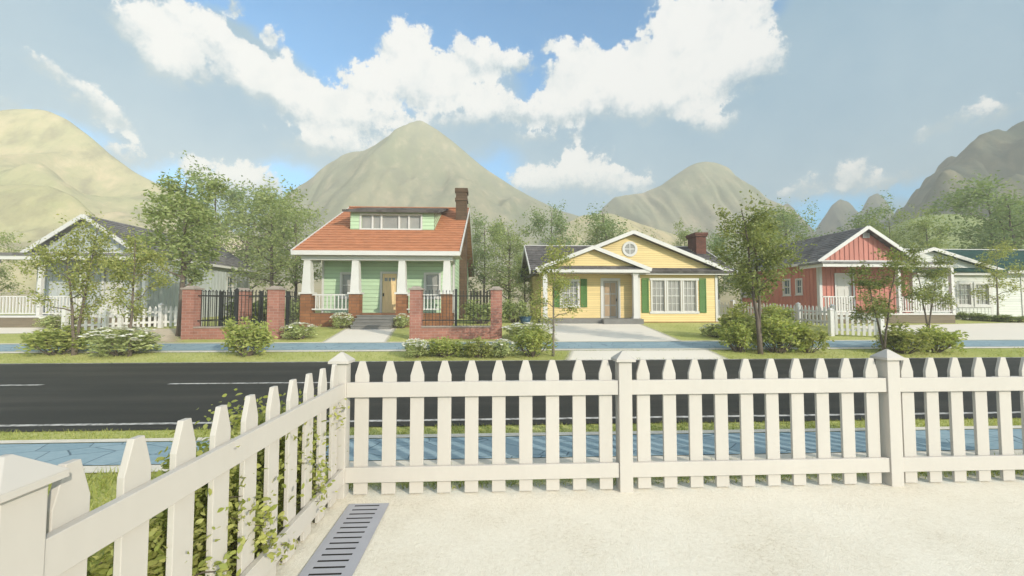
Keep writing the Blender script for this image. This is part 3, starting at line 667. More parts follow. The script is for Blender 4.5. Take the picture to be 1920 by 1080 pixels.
# ------------------------------------------------------------------ yellow cottage
def yellow_house():
    Yw, Ypw, Ypf = 22.75, 23.35, 22.35
    g0 = gz(22.5)-.2
    x0, x1 = X(1019, Ypf), X(1344, Yw)
    xm = X(1196, Yw)
    root = thing('cottage', ((x0+x1)/2, Yw, gz(Yw)), 'yellow clapboard cottage with two white-trimmed front gables and green shutters', 'house')
    zf = Z(597.5, Ypf); ze = Z(509, Yw)
    xpk, zpk = XZ(1184, 437, Yw); xe1 = X(1366, Yw, 509)
    xpp, zpp = XZ(1111, 465, Ypf); zpe = Z(504, Ypf); xpr = X(1215, Ypf, 505)
    sl = (zpk-ze)/(xe1-xpk); xe0 = xpk-(zpk-ze)/sl
    T = front(Yw); tri = (X(1222, Yw), X(1306, Yw), Z(584, Yw), Z(525, Yw))
    holes = []
    W = tri[1]-tri[0]; wins = [(tri[0]+W*a, tri[0]+W*b, tri[2], tri[3]) for a, b in ((.01, .285), (.36, .64), (.715, .99))]
    zb = Z(603.5, Yw)
    mb = MB(); cells(mb, T, xm, x1, g0, ze+.1, wins); laps(mb, T, zb, ze-.02, .125, lambda z: (xm, x1), wins)
    # gable above
    rc, zc = XZ(1180.5, 467, Yw); rr = .30
    mb.face(T(xe0, -.01, ze), T(xe1, -.01, ze), T(xpk, -.01, zpk))
    gh = []
    laps(mb, T, ze-.02, zpk-.06, .125, lambda z: (xe0+(max(z, ze)-ze)/sl, xe1-(max(z, ze)-ze)/sl))
    # porch back wall
    Tp = front(Ypw); dor = (X(1131, Ypw), X(1158, Ypw), zf, Z(526, Ypw)); pw = (X(1053, Ypw), X(1083, Ypw), Z(572, Ypw), Z(527, Ypw))
    cells(mb, Tp, x0, xm, g0, ze+.2, [dor, pw]); laps(mb, Tp, zf, ze+.2, .125, lambda z: (x0, xm), [dor, pw])
    Ts = left(xm); cells(mb, Ts, Yw, Ypw, g0, ze, [])
    # porch gable
    Tg = front(Ypf); sp = (zpp-zpe)/(xpr-xpp); xpl = xpp-(zpp-zpe)/sp
    mb.face(Tg(xpl, -.01, zpe), Tg(xpr, -.01, zpe), Tg(xpp, -.01, zpp)); laps(mb, Tg, zpe, zpp-.05, .125, lambda z: (xpl+(z-zpe)/sp, xpr-(z-zpe)/sp))
    # body
    Yb = 30.2; Tl = left(x0); cells(mb, Tl, Ypw, Yb, g0, ze, []); laps(mb, Tl, zf, ze, .125, lambda z: (Ypw, Yb))
    Tr = right(x1); cells(mb, Tr, Yw, Yb, g0, ze, []); laps(mb, Tr, zb, ze, .125, lambda z: (Yw, Yb))
    Ymr = 26.3; zmr = Z(461, Ymr)
    for TT, yy in ((Tl, Ypw), (Tr, Yw)):
        mb.face(TT(yy, 0, ze), TT(Yb, 0, ze), TT(Ymr, 0, zmr-.12)); laps(mb, TT, ze, zmr-.2, .125, lambda z: (Yw-.1+(z-ze)/((zmr-ze)/(Ymr-Yw)), Yb-(z-ze)/((zmr-ze)/(Yb-Ymr))))
    mb.face((x0, Yb, g0), (x1, Yb, g0), (x1, Yb, ze), (x0, Yb, ze))
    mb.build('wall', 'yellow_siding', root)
    mb = MB(); mb.box(xm+.01, x1+.03, Yw-.045, Yw+.1, g0, zb); mb.box(x1+.001, x1+.045, Yw+.1, Yb, g0, zb); mb.build('foundation', 'brown_brick', root)
    # main roof
    xl, xrr = X(984, Ymr, 461), X(1312, Ymr, 461)
    mb = MB(); slope(mb, (xl, Yw-.45, ze), (xrr, Yw-.45, ze), (xrr, Ymr, zmr), (xl, Ymr, zmr), 14, .12)
    slope(mb, (xl, Yb+.4, ze), (xrr, Yb+.4, ze), (xrr, Ymr, zmr), (xl, Ymr, zmr), 14, .12); rf = mb.build('roof', 'dark_roof', root)
    mb = MB(); mb.box(xl, xrr, Ymr-.1, Ymr+.1, zmr+.005, zmr+.05)
    for xx in (xl-.03, xrr+.03): mb.beam((xx, Yw-.47, ze-.06), (xx, Ymr, zmr-.06), .05, .2); mb.beam((xx, Yb+.42, ze-.06), (xx, Ymr, zmr-.06), .05, .2)
    mb.build('rake_board', 'trim', rf)
    # front wing roof
    Yfo = Yw-.35
    mb = MB(); slope(mb, (xe1, Yfo, ze-.02), (xe1, Ymr+.4, ze-.02), (xpk, Ymr+.4, zpk+.04), (xpk, Yfo, zpk+.04), 12, .12)
    slope(mb, (xe0, Yfo, ze-.02), (xe0, Ymr+.4, ze-.02), (xpk, Ymr+.4, zpk+.04), (xpk, Yfo, zpk+.04), 12, .12); wr = mb.build('wing_roof', 'dark_roof', root)
    mb = MB()
    mb.beam((xe1+.06, Yfo-.03, ze-.05), (xpk, Yfo-.03, zpk+.0), .05, .2, (0, 0, 1)); mb.beam((xe0-.06, Yfo-.032, ze-.05), (xpk, Yfo-.032, zpk+.0), .05, .2, (0, 0, 1))
    mb.box(xm-.2, xe1, Yfo-.01, Yfo+.03, ze-.17, ze-.02); mb.box(xe1-.02, xe1+.06, Yfo-.02, Ymr, ze-.14, ze-.02); mb.build('rake_board', 'trim', wr)
    mb = MB(); mb.face((xm, Yfo, ze-.15), (xe1, Yfo, ze-.15), (xe1, Yw, ze-.15), (xm, Yw, ze-.15)); mb.build('soffit', 'trim', wr)
    mb = MB(); slope(mb, (xm-.2, Yfo, ze-.015), (xe1, Yfo, ze-.015), (xe1-.2, Yw-.03, ze+.17), (xm-.2, Yw-.03, ze+.17), 2, .02, .01); mb.build('skirt_roof', 'dark_roof', wr)
    # porch roof
    Ypo = Ypf-.3
    mb = MB(); slope(mb, (xpr, Ypo, zpe-.02), (xpr, Ymr, zpe-.02), (xpp, Ymr, zpp+.04), (xpp, Ypo, zpp+.04), 10, .10)
    slope(mb, (xpl, Ypo, zpe-.02), (xpl, Ymr, zpe-.02), (xpp, Ymr, zpp+.04), (xpp, Ypo, zpp+.04), 10, .10); pr = mb.build('porch_roof', 'dark_roof', root)
    mb = MB(); mb.beam((xpr+.08, Ypo-.03, zpe-.06), (xpp, Ypo-.03, zpp), .05, .2, (0, 0, 1)); mb.beam((xpl-.08, Ypo-.032, zpe-.06), (xpp, Ypo-.032, zpp), .05, .2, (0, 0, 1))
    mb.box(xpl, xpr, Ypo-.012, Ypo+.03, zpe-.21, zpe-.04); mb.build('rake_board', 'trim', pr)
    mb = MB(); mb.face((xpl, Ypo, zpe-.2), (xpr, Ypo, zpe-.2), (xpr, Ypw, zpe-.2), (xpl, Ypw, zpe-.2)); mb.build('porch_ceiling', 'trim', pr)
    mb = MB(); slope(mb, (xpl+.1, Ypo, zpe-.035), (xpr-.2, Ypo, zpe-.035), (xpr-.4, Ypf-.03, zpe+.17), (xpl+.3, Ypf-.03, zpe+.17), 2, .02, .01); mb.build('skirt_roof', 'dark_roof', pr)
    for px, w in ((1022, .12), (1191, .13)):
        mb = MB(); x = X(px, Ypf); mb.box(x-w, x+w, Ypf-w, Ypf+w, zf, zpe-.2); mb.box(x-w-.03, x+w+.03, Ypf-w-.03, Ypf+w+.03, zf, zf+.12); mb.box(x-w-.03, x+w+.03, Ypf-w-.03, Ypf+w+.03, zpe-.32, zpe-.201); mb.build('column', 'trim', root)
    mb = MB(); mb.box(x0-.2, xm-.002, Ypf-.2, Ypw+.02, g0, zf); mb.build('porch_floor', 'step', root)
    mb = MB(); mb.box(X(1127, Ypf), xm-.01, Ypf-.5, Ypf-.2, g0, zf-.02); mb.build('step', 'step', root)
    mb = MB()
    mb.box(x1-.10, x1+.035, Yw-.05, Yw-.026, zb, ze-.16); mb.box(x1+.026, x1+.05, Yw-.05, Yw+.12, zb, ze-.16); mb.build('corner_board', 'trim', root); mb = MB(); mb.box(xm-.035, xm+.12, Yw-.05, Yw-.026, zb, ze-.16); mb.box(xm-.05, xm-.026, Yw-.05, Yw+.15, zb, ze-.16)
    mb.build('corner_board', 'trim', root)
    # windows
    mb = MB(); fr_ = .13
    mb.box(tri[0]-fr_, tri[1]+fr_, .026, .066, tri[3]+.001, tri[3]+fr_, T); mb.build('window_head', 'trim', root); mb = MB(); mb.box(tri[0]-fr_, tri[1]+fr_, .026, .066, tri[2]-fr_, tri[2]-.001, T); mb.build('window_sill', 'trim', root)
    for i, w in enumerate(wins): window(root, T, *w, cols=3, rows=4, fr=.083, d0=.02, sill=False, muntin=.03)
    window(root, Tp, *pw, cols=4, rows=4, fr=.11, d0=.02, muntin=.03)
    def shutter(T, a, b, c, e):
        mb = MB(); m = .05
        for q in ((a, a+m, c, e), (b-m, b, c, e), (a+m, b-m, c, c+m), (a+m, b-m, e-m, e), (a+m, b-m, (c+e)/2-m/2, (c+e)/2+m/2)): mb.box(q[0], q[1], .026, .065, q[2], q[3], T)
        z = c+m
        while z < e-m-.03:
            mb.hexa([T(a+m, .028, z), T(b-m, .028, z), T(b-m, .055, z), T(a+m, .055, z), T(a+m, .028, z+.05), T(b-m, .028, z+.05), T(b-m, .034, z+.05), T(a+m, .034, z+.05)]); z += .055
        mb.build('shutter', 'shutter', root)
    zs0, zs1 = Z(586.5, Yw), Z(521, Yw)
    shutter(T, X(1203, Yw), X(1216, Yw), zs0, zs1); shutter(T, X(1311, Yw), X(1323.5, Yw), zs0, zs1)
    zs0, zs1 = Z(576, Ypw), Z(522.5, Ypw)
    shutter(Tp, X(1088.5, Ypw), X(1100.5, Ypw), zs0, zs1); shutter(Tp, X(1037, Ypw), X(1049, Ypw), zs0, zs1)
    # round window
    mb = MB(); mb.ring(T, rc, zc, rr, rr+.135, 0, .06); rw = mb.build('round_window', 'trim', root)
    mb = MB(); mb.face(*[T(rc+(rr+.02)*math.cos(t), .03, zc+(rr+.02)*math.sin(t)) for t in np.linspace(0, 2*math.pi, 29)[:-1]]); mb.build('pane', 'glass', rw)
    mb = MB(); mb.box(rc-.025, rc+.025, .031, .05, zc-rr, zc+rr, T); mb.box(rc-rr, rc-.025, .031, .048, zc-.025, zc+.025, T); mb.box(rc+.025, rc+rr, .031, .048, zc-.025, zc+.025, T); mb.build('muntins', 'trim', rw)
    # door
    a, b, c, e = dor; mb = MB(); mb.box(a, b, -.09, -.05, c, e, Tp); dd = mb.build('door', 'doorgrey', root); w = b-a; h = e-c
    mb = MB()
    for i in range(2):
        for j in range(3):
            u0 = a+w*(.13+.40*i); v0 = c+h*(.05+.31*j); mb.box(u0, u0+w*.34, -.05, -.03, v0, v0+h*.27, Tp)
    mb.build('door_panel', 'walnut', dd)
    mb = MB(); f = .15
    mb.box(a-f, a, .024, .05, c, e+f, Tp); mb.box(b, b+f, .024, .05, c, e+f, Tp); mb.box(a, b, .024, .048, e, e+f, Tp); mb.build('door_frame', 'trim', dd)
    mb = MB(); mb.box(b-w*.10, b-w*.05, -.049, .0, c+h*.45, c+h*.52, Tp); mb.build('handle', 'iron', dd)
    # chimney
    Yc = 25.0; c0, c1 = X(1307.5, Yc), X(1326, Yc); zt = Z(434, Yc)
    mb = MB(); mb.box(c0, c1, Yc, Yc+1.1, ze, zt); ch = mb.build('chimney', 'dark_brick', root)
    mb = MB(); mb.box(c0-.07, c1+.07, Yc-.07, Yc+1.17, zt-.22, zt-.12); mb.box(c0-.1, c1+.1, Yc-.1, Yc+1.2, zt-.12, zt+.03); mb.build('chimney_cap', 'dark_brick', ch)
    p = thing('planter_tub', (X(985, 22.6), 22.3, gz(22.3)), 'small dark blue tub at the left end of the yellow cottage porch', 'tub')
    mb = MB(); cx, cy, z = X(985, 22.3), 22.3, gz(22.3); mb.tube([(cx, cy, z), (cx, cy, z+.05), (cx, cy, z+.34)], [.22, .25, .32], 18); mb.build('tub', 'blue', p, smooth=True)
    mb = MB(); mb.tube([(cx, cy, z+.33), (cx, cy, z+.38)], [.35, .35], 18); mb.build('rim', 'blue', p)
yellow_house()

# ------------------------------------------------------------------ red cottage and its pale mirror twin
def board_house(name, label, mat, pk, ea, eb, yfront, ydeck, side_px, porch_px, dmir, roofmat, Yback, doorpx, sidewins, posts_px, deck_px, zdeck_px, rails, vent=True, porch_y=(487, 491, 497), red_left=False):
    Yf = yfront; T = front(Yf); g0 = gz(Yf)-.2
    xa, za = XZ(*ea, Yf-.2); xb, zb_ = XZ(*eb, Yf-.2); xp, zp = XZ(*pk, Yf-.2); ze = min(za, zb_)
    xs_ = X(side_px, Yf); xo = xb if dmir > 0 else xa      # xs_: corner that shows the side wall
    half = abs(xp-xs_); xother = xp+(xp-xs_)
    w0, w1 = min(xs_, xother), max(xs_, xother); e0, e1 = w0-.3, w1+.3
    sl = (zp-ze)/(e1-xp)
    root = thing(name, (xp, Yf, gz(Yf)), label, 'house')
    zd = Z(zdeck_px, ydeck)
    door = (X(doorpx[0], Yf), X(doorpx[1], Yf), zd, Z(doorpx[2], Yf))
    Tsd = left(w0) if dmir > 0 else right(w1)
    holes = []
    for p0, p1, y0, y1 in sidewins:
        # window on the side wall: depth from the pixel along that wall
        xw = w0 if dmir > 0 else w1
        def yat(px): r = ray(px, 540); return xw*r[1]/r[0]
        a, b = sorted((yat(p0), yat(p1))); holes.append((a, b, Z(y1, (a+b)/2), Z(y0, (a+b)/2)))
    mb = MB(); cells(mb, T, w0, w1, g0, ze, [door]); mb.face(T(w0, 0, ze), T(w1, 0, ze), T(xp, 0, zp-.05))
    battens(mb, T, w0, w1, g0, lambda s: ze+max(0, (zp-ze)-(abs(s-xp))*sl)-.08, .3, .045, [door])
    cells(mb, Tsd, Yf, Yback, g0, ze, holes); battens(mb, Tsd, Yf, Yback, g0, lambda s: ze, .3, .045, holes)
    To = right(w1) if dmir > 0 else left(w0); cells(mb, To, Yf, Yback, g0, ze, []); mb.face((w0, Yback, g0), (w1, Yback, g0), (w1, Yback, ze), (xp, Yback, zp-.05), (w0, Yback, ze))
    mb.build('wall', mat, root)
    for h in holes: window(root, Tsd, *h, cols=2, rows=2, fr=.09, glass='darkglass', d0=.0)
    Yo = Yf-.4
    mb = MB(); slope(mb, (e1, Yo, ze-.03), (e1, Yback+.3, ze-.03), (xp, Yback+.3, zp+.03), (xp, Yo, zp+.03), 14, .10); slope(mb, (e0, Yo, ze-.03), (e0, Yback+.3, ze-.03), (xp, Yback+.3, zp+.03), (xp, Yo, zp+.03), 14, .10)
    rf = mb.build('roof', roofmat, root)
    mb = MB()
    for ex in (e0-.05, e1+.05):
        mb.beam((ex, Yo-.03, ze-.08), (xp, Yo-.03-(.002 if ex > xp else 0), zp-.03), .05, .2)
        mb.box(ex-.03, ex+.03, Yo+.03, Yback+.3, ze-.18, ze-.03)
    mb.box(w0-.05, w1+.05, Yf-.06, Yf-.03, ze-.12, ze+.06); mb.build('rake_board', 'trim', rf)
    if vent:
        vx, vz = XZ(1622.5, 440, Yf); mb = MB(); q = .14
        for a, b, c, e in ((vx-q-.06, vx-q, vz-q-.06, vz+q+.06), (vx+q, vx+q+.06, vz-q-.06, vz+q+.06), (vx-q, vx+q, vz+q, vz+q+.06), (vx-q, vx+q, vz-q-.06, vz-q)): mb.box(a, b, .03, .07, c, e, T)
        z = vz-q
        while z < vz+q-.02: mb.box(vx-q, vx+q, .005, .05, z, z+.035, T); z += .055
        mb.build('gable_vent', 'trim', root)
    mb = MB(); dirs = 1 if dmir > 0 else -1
    c = xs_; lo, hi = sorted((c-dirs*.05, c+dirs*.14)); mb.box(lo, hi, Yf-.06, Yf-.03, g0, ze-.05)
    lo, hi = sorted((c-dirs*.03, c-dirs*.06)); mb.box(lo, hi, Yf-.06, Yf+.12, g0, ze-.19); mb.build('corner_board', 'trim', root); mb = MB(); mb.box(lo, hi, Yback-.15, Yback+.03, g0, ze-.19); mb.build('corner_board', 'trim', root)
    # door
    a, b, cc, e = door; mb = MB(); mb.box(a, b, -.09, -.05, cc, e, T)
    for i in range(2):
        for j in range(3): mb.box(a+(b-a)*(.12+.42*i), a+(b-a)*(.46+.42*i), -.05, -.035, cc+(e-cc)*(.06+.31*j), cc+(e-cc)*(.32+.31*j), T)
    dd = mb.build('door', 'paledoor', root); mb = MB(); f = .1
    mb.box(a-f, a, .03, .06, cc, e+f, T); mb.box(b, b+f, .03, .06, cc, e+f, T); mb.box(a, b, .03, .058, e, e+f, T); mb.build('door_frame', 'trim', dd)
    # porch
    p0, p1 = X(porch_px[0], ydeck-.2), X(porch_px[1], ydeck-.2); za_, zb2, zc_ = Z(porch_y[0], ydeck-.2), Z(porch_y[1], ydeck-.2), Z(porch_y[2], ydeck-.2)
    mb = MB(); mb.box(p0-.1, p1+.1, ydeck-.25, Yf-.062, zb2, za_); pf = mb.build('porch_roof', 'slate_roof', root)
    mb = MB(); mb.box(p0, p1, ydeck-.2, ydeck+.0, zc_, zb2); mb.box(p0, p0+.15, ydeck, Yf-.07, zc_, zb2); mb.box(p1-.15, p1, ydeck, Yf-.07, zc_, zb2); mb.build('porch_beam', 'trim', pf)
    d0, d1 = X(deck_px[0], ydeck), X(deck_px[1], ydeck)
    mb = MB(); mb.box(d0, d1, ydeck+.02, Yf-.065, gz(ydeck)-.1, zd-.09); dk = mb.build('deck', 'deck', root)
    mb = MB(); mb.box(d0-.03, d1+.03, ydeck-.02, Yf-.066, zd-.09, zd); mb.build('deck_edge', 'trim', dk)
    for px in posts_px:
        x = X(px, ydeck); mb = MB(); mb.box(x-.08, x+.08, ydeck+.0, ydeck+.16, zd, zc_); mb.build('porch_post', 'trim', root)
    for r0, r1 in rails: railing(root, (X(r0, ydeck), ydeck+.08, 0), (X(r1, ydeck), ydeck+.08, 0), zd+.95, zd+.08, .15, .025, .06)
    return root
board_house('board_house', 'red board-and-batten house with a dark roof and a raised white-railed porch', 'red_siding', (1622, 426), (1537, 487), (1722, 490), 23.5, 21.9, 1537, (1545, 1790), 1, 'slate_roof', 31.2, (1568, 1599, 513),
            [(1503, 1494, 523, 549), (1481, 1470, 524, 551), (1408, 1401, 528, 554), (1398, 1391, 529, 554)], (1688, 1788), (1541, 1790), 588, [(1545, 1604), (1690, 1786)])
board_house('board_house', 'pale grey board-and-batten house with a dark roof, half hidden by trees, its porch reaching left', 'grey_siding', (163, 405), (40, 473), (262, 467), 22.5, 20.9, 258, (-90, 268), -1, 'slate_roof', 32.3, (195, 226, 508),
            [(426, 436, 522, 556), (340, 352, 515, 556)], (72, 268, -88, 150), (-95, 268), 591, [(-86, 66), (78, 148)], vent=False, porch_y=(479, 484, 491))

# ------------------------------------------------------------------ pale house with teal roof
def teal_house():
    Yf = 24.6; T = front(Yf); g0 = gz(Yf)-.2
    x0, xg, x1 = X(1712, Yf), X(1872, Yf, 500), X(2330, Yf); ze = Z(505, Yf)
    xp, zp = XZ(1733, 462, 27.6)
    root = thing('house', ((x0+x1)/2, Yf, gz(Yf)), 'pale clapboard house with a teal roof at the right edge of the street', 'house')
    wins = [(X(a, Yf), X(b, Yf), Z(571, Yf), Z(531, Yf)) for a, b in ((1796, 1819), (1829, 1853))]
    mb = MB(); cells(mb, T, x0, x1, g0, ze, wins); laps(mb, T, gz(Yf), ze, .16, lambda z: (x0, x1), wins)
    Yr = 28.2; zr = Z(463, Yr); Yb = 32
    Tl = left(x0); cells(mb, Tl, Yf, Yb, g0, ze, []); laps(mb, Tl, gz(Yf), ze, .16, lambda z: (Yf, Yb))
    mb.face((x0, Yf, ze), (x0, Yb, ze), (x0, Yr, zr-.15)); laps(mb, Tl, ze, zr-.2, .16, lambda z: (Yf+(z-ze)/(zr-ze)*(Yr-Yf), Yb-(z-ze)/(zr-ze)*(Yb-Yr)))
    # front-facing gable over the wing
    xgm, zg = XZ(1750, 466, Yf-.3); gl, gr = X(1640, Yf, 505), xg
    sl = (zg-ze)/(gr-xgm); gl = xgm-(zg-ze)/sl
    mb.face(T(gl, 0, ze), T(gr, 0, ze), T(xgm, 0, zg)); laps(mb, T, ze, zg-.05, .16, lambda z: (gl+(z-ze)/sl, gr-(z-ze)/sl))
    mb.face((x0, Yb, g0), (x1, Yb, g0), (x1, Yb, ze), (x0, Yb, ze)); cells(mb, right(x1), Yf, Yb, g0, ze, [])
    mb.build('wall', 'pale_siding', root)
    for w in wins: window(root, T, *w, cols=3, rows=4, fr=.13, d0=.022, muntin=.03)
    mb = MB(); slope(mb, (x0-.4, Yf-.45, ze), (x1+.4, Yf-.45, ze), (x1+.4, Yr, zr), (x0-.4, Yr, zr), 14, .10); slope(mb, (x0-.4, Yb+.4, ze), (x1+.4, Yb+.4, ze), (x1+.4, Yr, zr), (x0-.4, Yr, zr), 14, .10); rf = mb.build('roof', 'teal_roof', root)
    mb = MB(); mb.box(x0-.4, x1+.4, Yr-.09, Yr+.09, zr+.01, zr+.06); mb.box(gr, x1+.4, Yf-.5, Yf-.455, ze-.16, ze+.02)
    mb.beam((x0-.43, Yf-.45, ze-.06), (x0-.43, Yr, zr-.06), .05, .18); mb.build('ridge_board', 'trim', rf)
    Yo = Yf-.30
    mb = MB(); slope(mb, (gr+.1, Yo, ze-.03), (gr+.1, Yr, ze-.03), (xgm, Yr, zg+.02), (xgm, Yo, zg+.02), 10, .1); slope(mb, (gl-.1, Yo, ze-.03), (gl-.1, Yr, ze-.03), (xgm, Yr, zg+.02), (xgm, Yo, zg+.02), 10, .1); gr_ = mb.build('gable_roof', 'teal_roof', root)
    mb = MB(); mb.beam((gr+.2, Yo-.03, ze-.07), (xgm, Yo-.03, zg-.02), .05, .2); mb.beam((gl-.2, Yo-.032, ze-.07), (xgm, Yo-.032, zg-.02), .05, .2); mb.build('rake_board', 'trim', gr_)
    mb = MB(); mb.box(x0, gr+.1, Yo, Yf-.03, ze-.26, ze-.1); mb.build('soffit_beam', 'trim', root)
    for px in (1789, 1858, 1917): mb = MB(); x = X(px, Yf); mb.box(x-.09, x+.09, Yf-.055, Yf-.027, g0, ze-.26); mb.build('corner_board', 'trim', root)
    mb = MB(); a, b = X(1789, Yf)+.1, X(1858, Yf)-.1; mb.box(a, b, Yf-.05, Yf-.027, g0, Z(574, Yf)-.12)
    s = a+.1
    while s < b: mb.box(s, s+.05, Yf-.066, Yf-.05, g0, Z(574, Yf)-.12); s += .25
    mb.build('board_skirting', 'pale_siding', root)
teal_house()

# ------------------------------------------------------------------ brick and iron fences
def brick_fence(px0, px1, label, mids=(), back=None, ytop=539, ybase=637):
    A = ground(px0, ybase); Y = A[1]+.26; x0, x1 = X(px0, Y, 600), X(px1, Y, 600); g = gz(Y)-.1
    root = thing('brick_fence', ((x0+x1)/2, Y, gz(Y)), label, 'fence', None)
    w = .225; zt = Z(ytop+5, Y-.2)
    def pillar(x, y):
        mb = MB(); mb.box(x-w, x+w, y-w, y+w, g, zt); p = mb.build('pillar', 'red_brick', root)
        mb = MB(); mb.box(x-w-.05, x+w+.05, y-w-.05, y+w+.05, zt, zt+.07); mb.taper(x, y, zt+.07, zt+.15, w-.02, w-.1); mb.build('pillar_cap', 'stone', p)
    pillar(x0+w, Y); pillar(x1-w, Y)
    zl = Z(613.5, Y-.2)
    mb = MB(); mb.box(x0+2*w, x1-2*w, Y-.2, Y+.2, g, zl); lw = mb.build('low_wall', 'red_brick', root)
    mb = MB(); mb.box(x0+2*w+.002, x1-2*w-.002, Y-.24, Y+.24, zl, zl+.05); mb.build('coping', 'stone', lw)
    def panel(p, q, zt_, zb, zr0, zr1):
        mb = MB(); p, q = Vector(p), Vector(q); Ln = (q-p).length; n = int(Ln/.135)
        for z in (zr0, zr1): mb.beam((p.x, p.y, z), (q.x, q.y, z), .025, .035)
        for i in range(1, n):
            c = p.lerp(q, i/n); mb.box(c.x-.009, c.x+.009, c.y-.009, c.y+.009, zb, zt_-.07)
            mb.taper(c.x, c.y, zt_-.07, zt_-.045, .010, .020); mb.taper(c.x, c.y, zt_-.045, zt_, .020, .002)
        mb.build('iron_panel', 'iron', root)
    ztp, zr0, zr1 = Z(544, Y), Z(600.5, Y), Z(555, Y)
    panel((x0+2*w, Y, 0), (x1-2*w, Y, 0), ztp, zl+.05, zr0, zr1)
    for px in mids:
        x = X(px, Y, 570); mb = MB(); mb.box(x-.045, x+.045, Y-.045, Y+.045, zl+.05, ztp+.0); mb.taper(x, Y, ztp, ztp+.06, .06, .01); mb.build('iron_post', 'iron', root)
    if back:
        xb, yb = back; pillar(xb, yb); mb = MB(); xe = x1-w
        panel((xe, Y+w, 0), (xe-.05, yb, 0), ztp, zl, zr0, zr1); panel((x0+w, Y+w, 0), (x0+w, yb+1.0, 0), ztp, zl, zr0, zr1)
        for px, yy in ((415, yb), (490, yb-.3), (540, yb)):
            x = X(px, yy, 570); mb = MB(); mb.box(x-.06, x+.06, yy-.06, yy+.06, gz(yy)-.05, ztp); mb.build('iron_post', 'iron', root)
        panel((X(415, yb), yb, 0), (xb-w, yb, 0), ztp, zl, zr0, zr1); panel((xb+w, yb, 0), (X(540, yb), yb, 0), ztp, zl, zr0, zr1)
brick_fence(348, 528, 'red brick and black iron fence left of the garden path, with a rear pillar', (444,), (X(457, 18.6), 18.6))
brick_fence(770, 941, 'red brick and black iron fence in front of the green bungalow chimney', (855,))

# far white picket fences
def far_fence(pts, label, h=1.05, posts=True):
    o0 = pts[0]; root = thing('picket_fence', (o0[0], o0[1], gz(o0[1])), label, 'fence')
    for (xa, ya), (xb, yb) in zip(pts, pts[1:]):
        mb = MB(); p, q = Vector((xa, ya, 0)), Vector((xb, yb, 0)); d = q-p; Ln = d.length; d.normalize(); nrm = Vector((d.y, -d.x, 0)); n = int(Ln/.185)
        for i in range(1, n):
            c = p+d*(Ln*i/n); g = gz(c.y); hw = .05
            f = lambda off: (lambda s, z: (c.x+d.x*s+nrm.x*off, c.y+d.y*s+nrm.y*off, g+z))
            mb.prism([(-hw, .06), (hw, .06), (hw, h-.12), (.015, h), (-.015, h), (-hw, h-.12)], f(-.012), f(.012))
        mb.build('picket_panel', 'trim', root)
        mb = MB()
        for z in (.28, h-.28):
            a, b = p+nrm*-.03, q+nrm*-.03; mb.beam((a.x, a.y, gz(a.y)+z), (b.x, b.y, gz(b.y)+z), .03, .1)
        mb.build('rail', 'trim', root)
    for k, (x, y) in enumerate(pts):
        mb = MB(); g = gz(y); mb.box(x-.08, x+.08, y-.08, y+.08, g-.05, g+h+.05); mb.taper(x, y, g+h+.05, g+h+.14, .10, .02); mb.build('post', 'trim', root)
far_fence([(X(124, 18.9), 18.9), (X(200, 19.6), 19.6), (X(228, 20), 20), (X(303, 20.6), 20.6), (X(375, 21.2), 21.2)], 'white picket fence on the lawn below the pale grey house')
far_fence([(X(1375, 25), 25), (X(1496, 21.6), 21.6), (X(1560, 19.9), 19.9), (X(1555, 17.0, 620), 16.9), (X(1652, 16.3, 620), 16.3)], 'white picket fence angled round the lawn of the red house')
far_fence([(X(1347, 27), 27), (X(1372, 26.5), 26.5)], 'short white picket fence between the yellow cottage and the red house')
def post_fence(pts, label):
    root = thing('post_fence', (*pts[0], gz(pts[0][1])), label, 'fence')
    for (x, y) in pts: mb = MB(); g = gz(y); mb.box(x-.09, x+.09, y-.09, y+.09, g-.05, g+1.45); mb.build('post', 'wood', root)
    for (a, b), (c, d) in zip(pts, pts[1:]):
        mb = MB()
        for z in (.5, 1.1): mb.beam((a, b, gz(b)+z), (c, d, gz(d)+z), .04, .12)
        mb.build('rail', 'wood', root)
post_fence([(X(541, 27), 27), (X(562, 26), 26), (X(578, 25), 25)], 'brown wooden post fence left of the green bungalow')
def board_fence(p, q, label):
    root = thing('board_fence', (*p, gz(p[1])), label, 'fence'); p, q = Vector((*p, 0)), Vector((*q, 0)); d = q-p; n = int(d.length/.2)
    mb = MB()
    for i in range(n):
        c = p+d*(i+.5)/n; g = gz(c.y); k = .07; hh = 1.75+.06*math.sin(i*2.3); mb.box(c.x-k, c.x+k, c.y-.015, c.y+.015, g, g+hh)
    mb.build('board_panel', 'wood', root); mb = MB()
    for z in (.5, 1.4): mb.beam((p.x, p.y+.04, gz(p.y)+z), (q.x, q.y+.04, gz(q.y)+z), .04, .1)
    mb.build('rail', 'wood', root)
board_fence((X(880, 29), 29), (X(922, 29), 29), 'weathered board fence right of the green bungalow chimney')

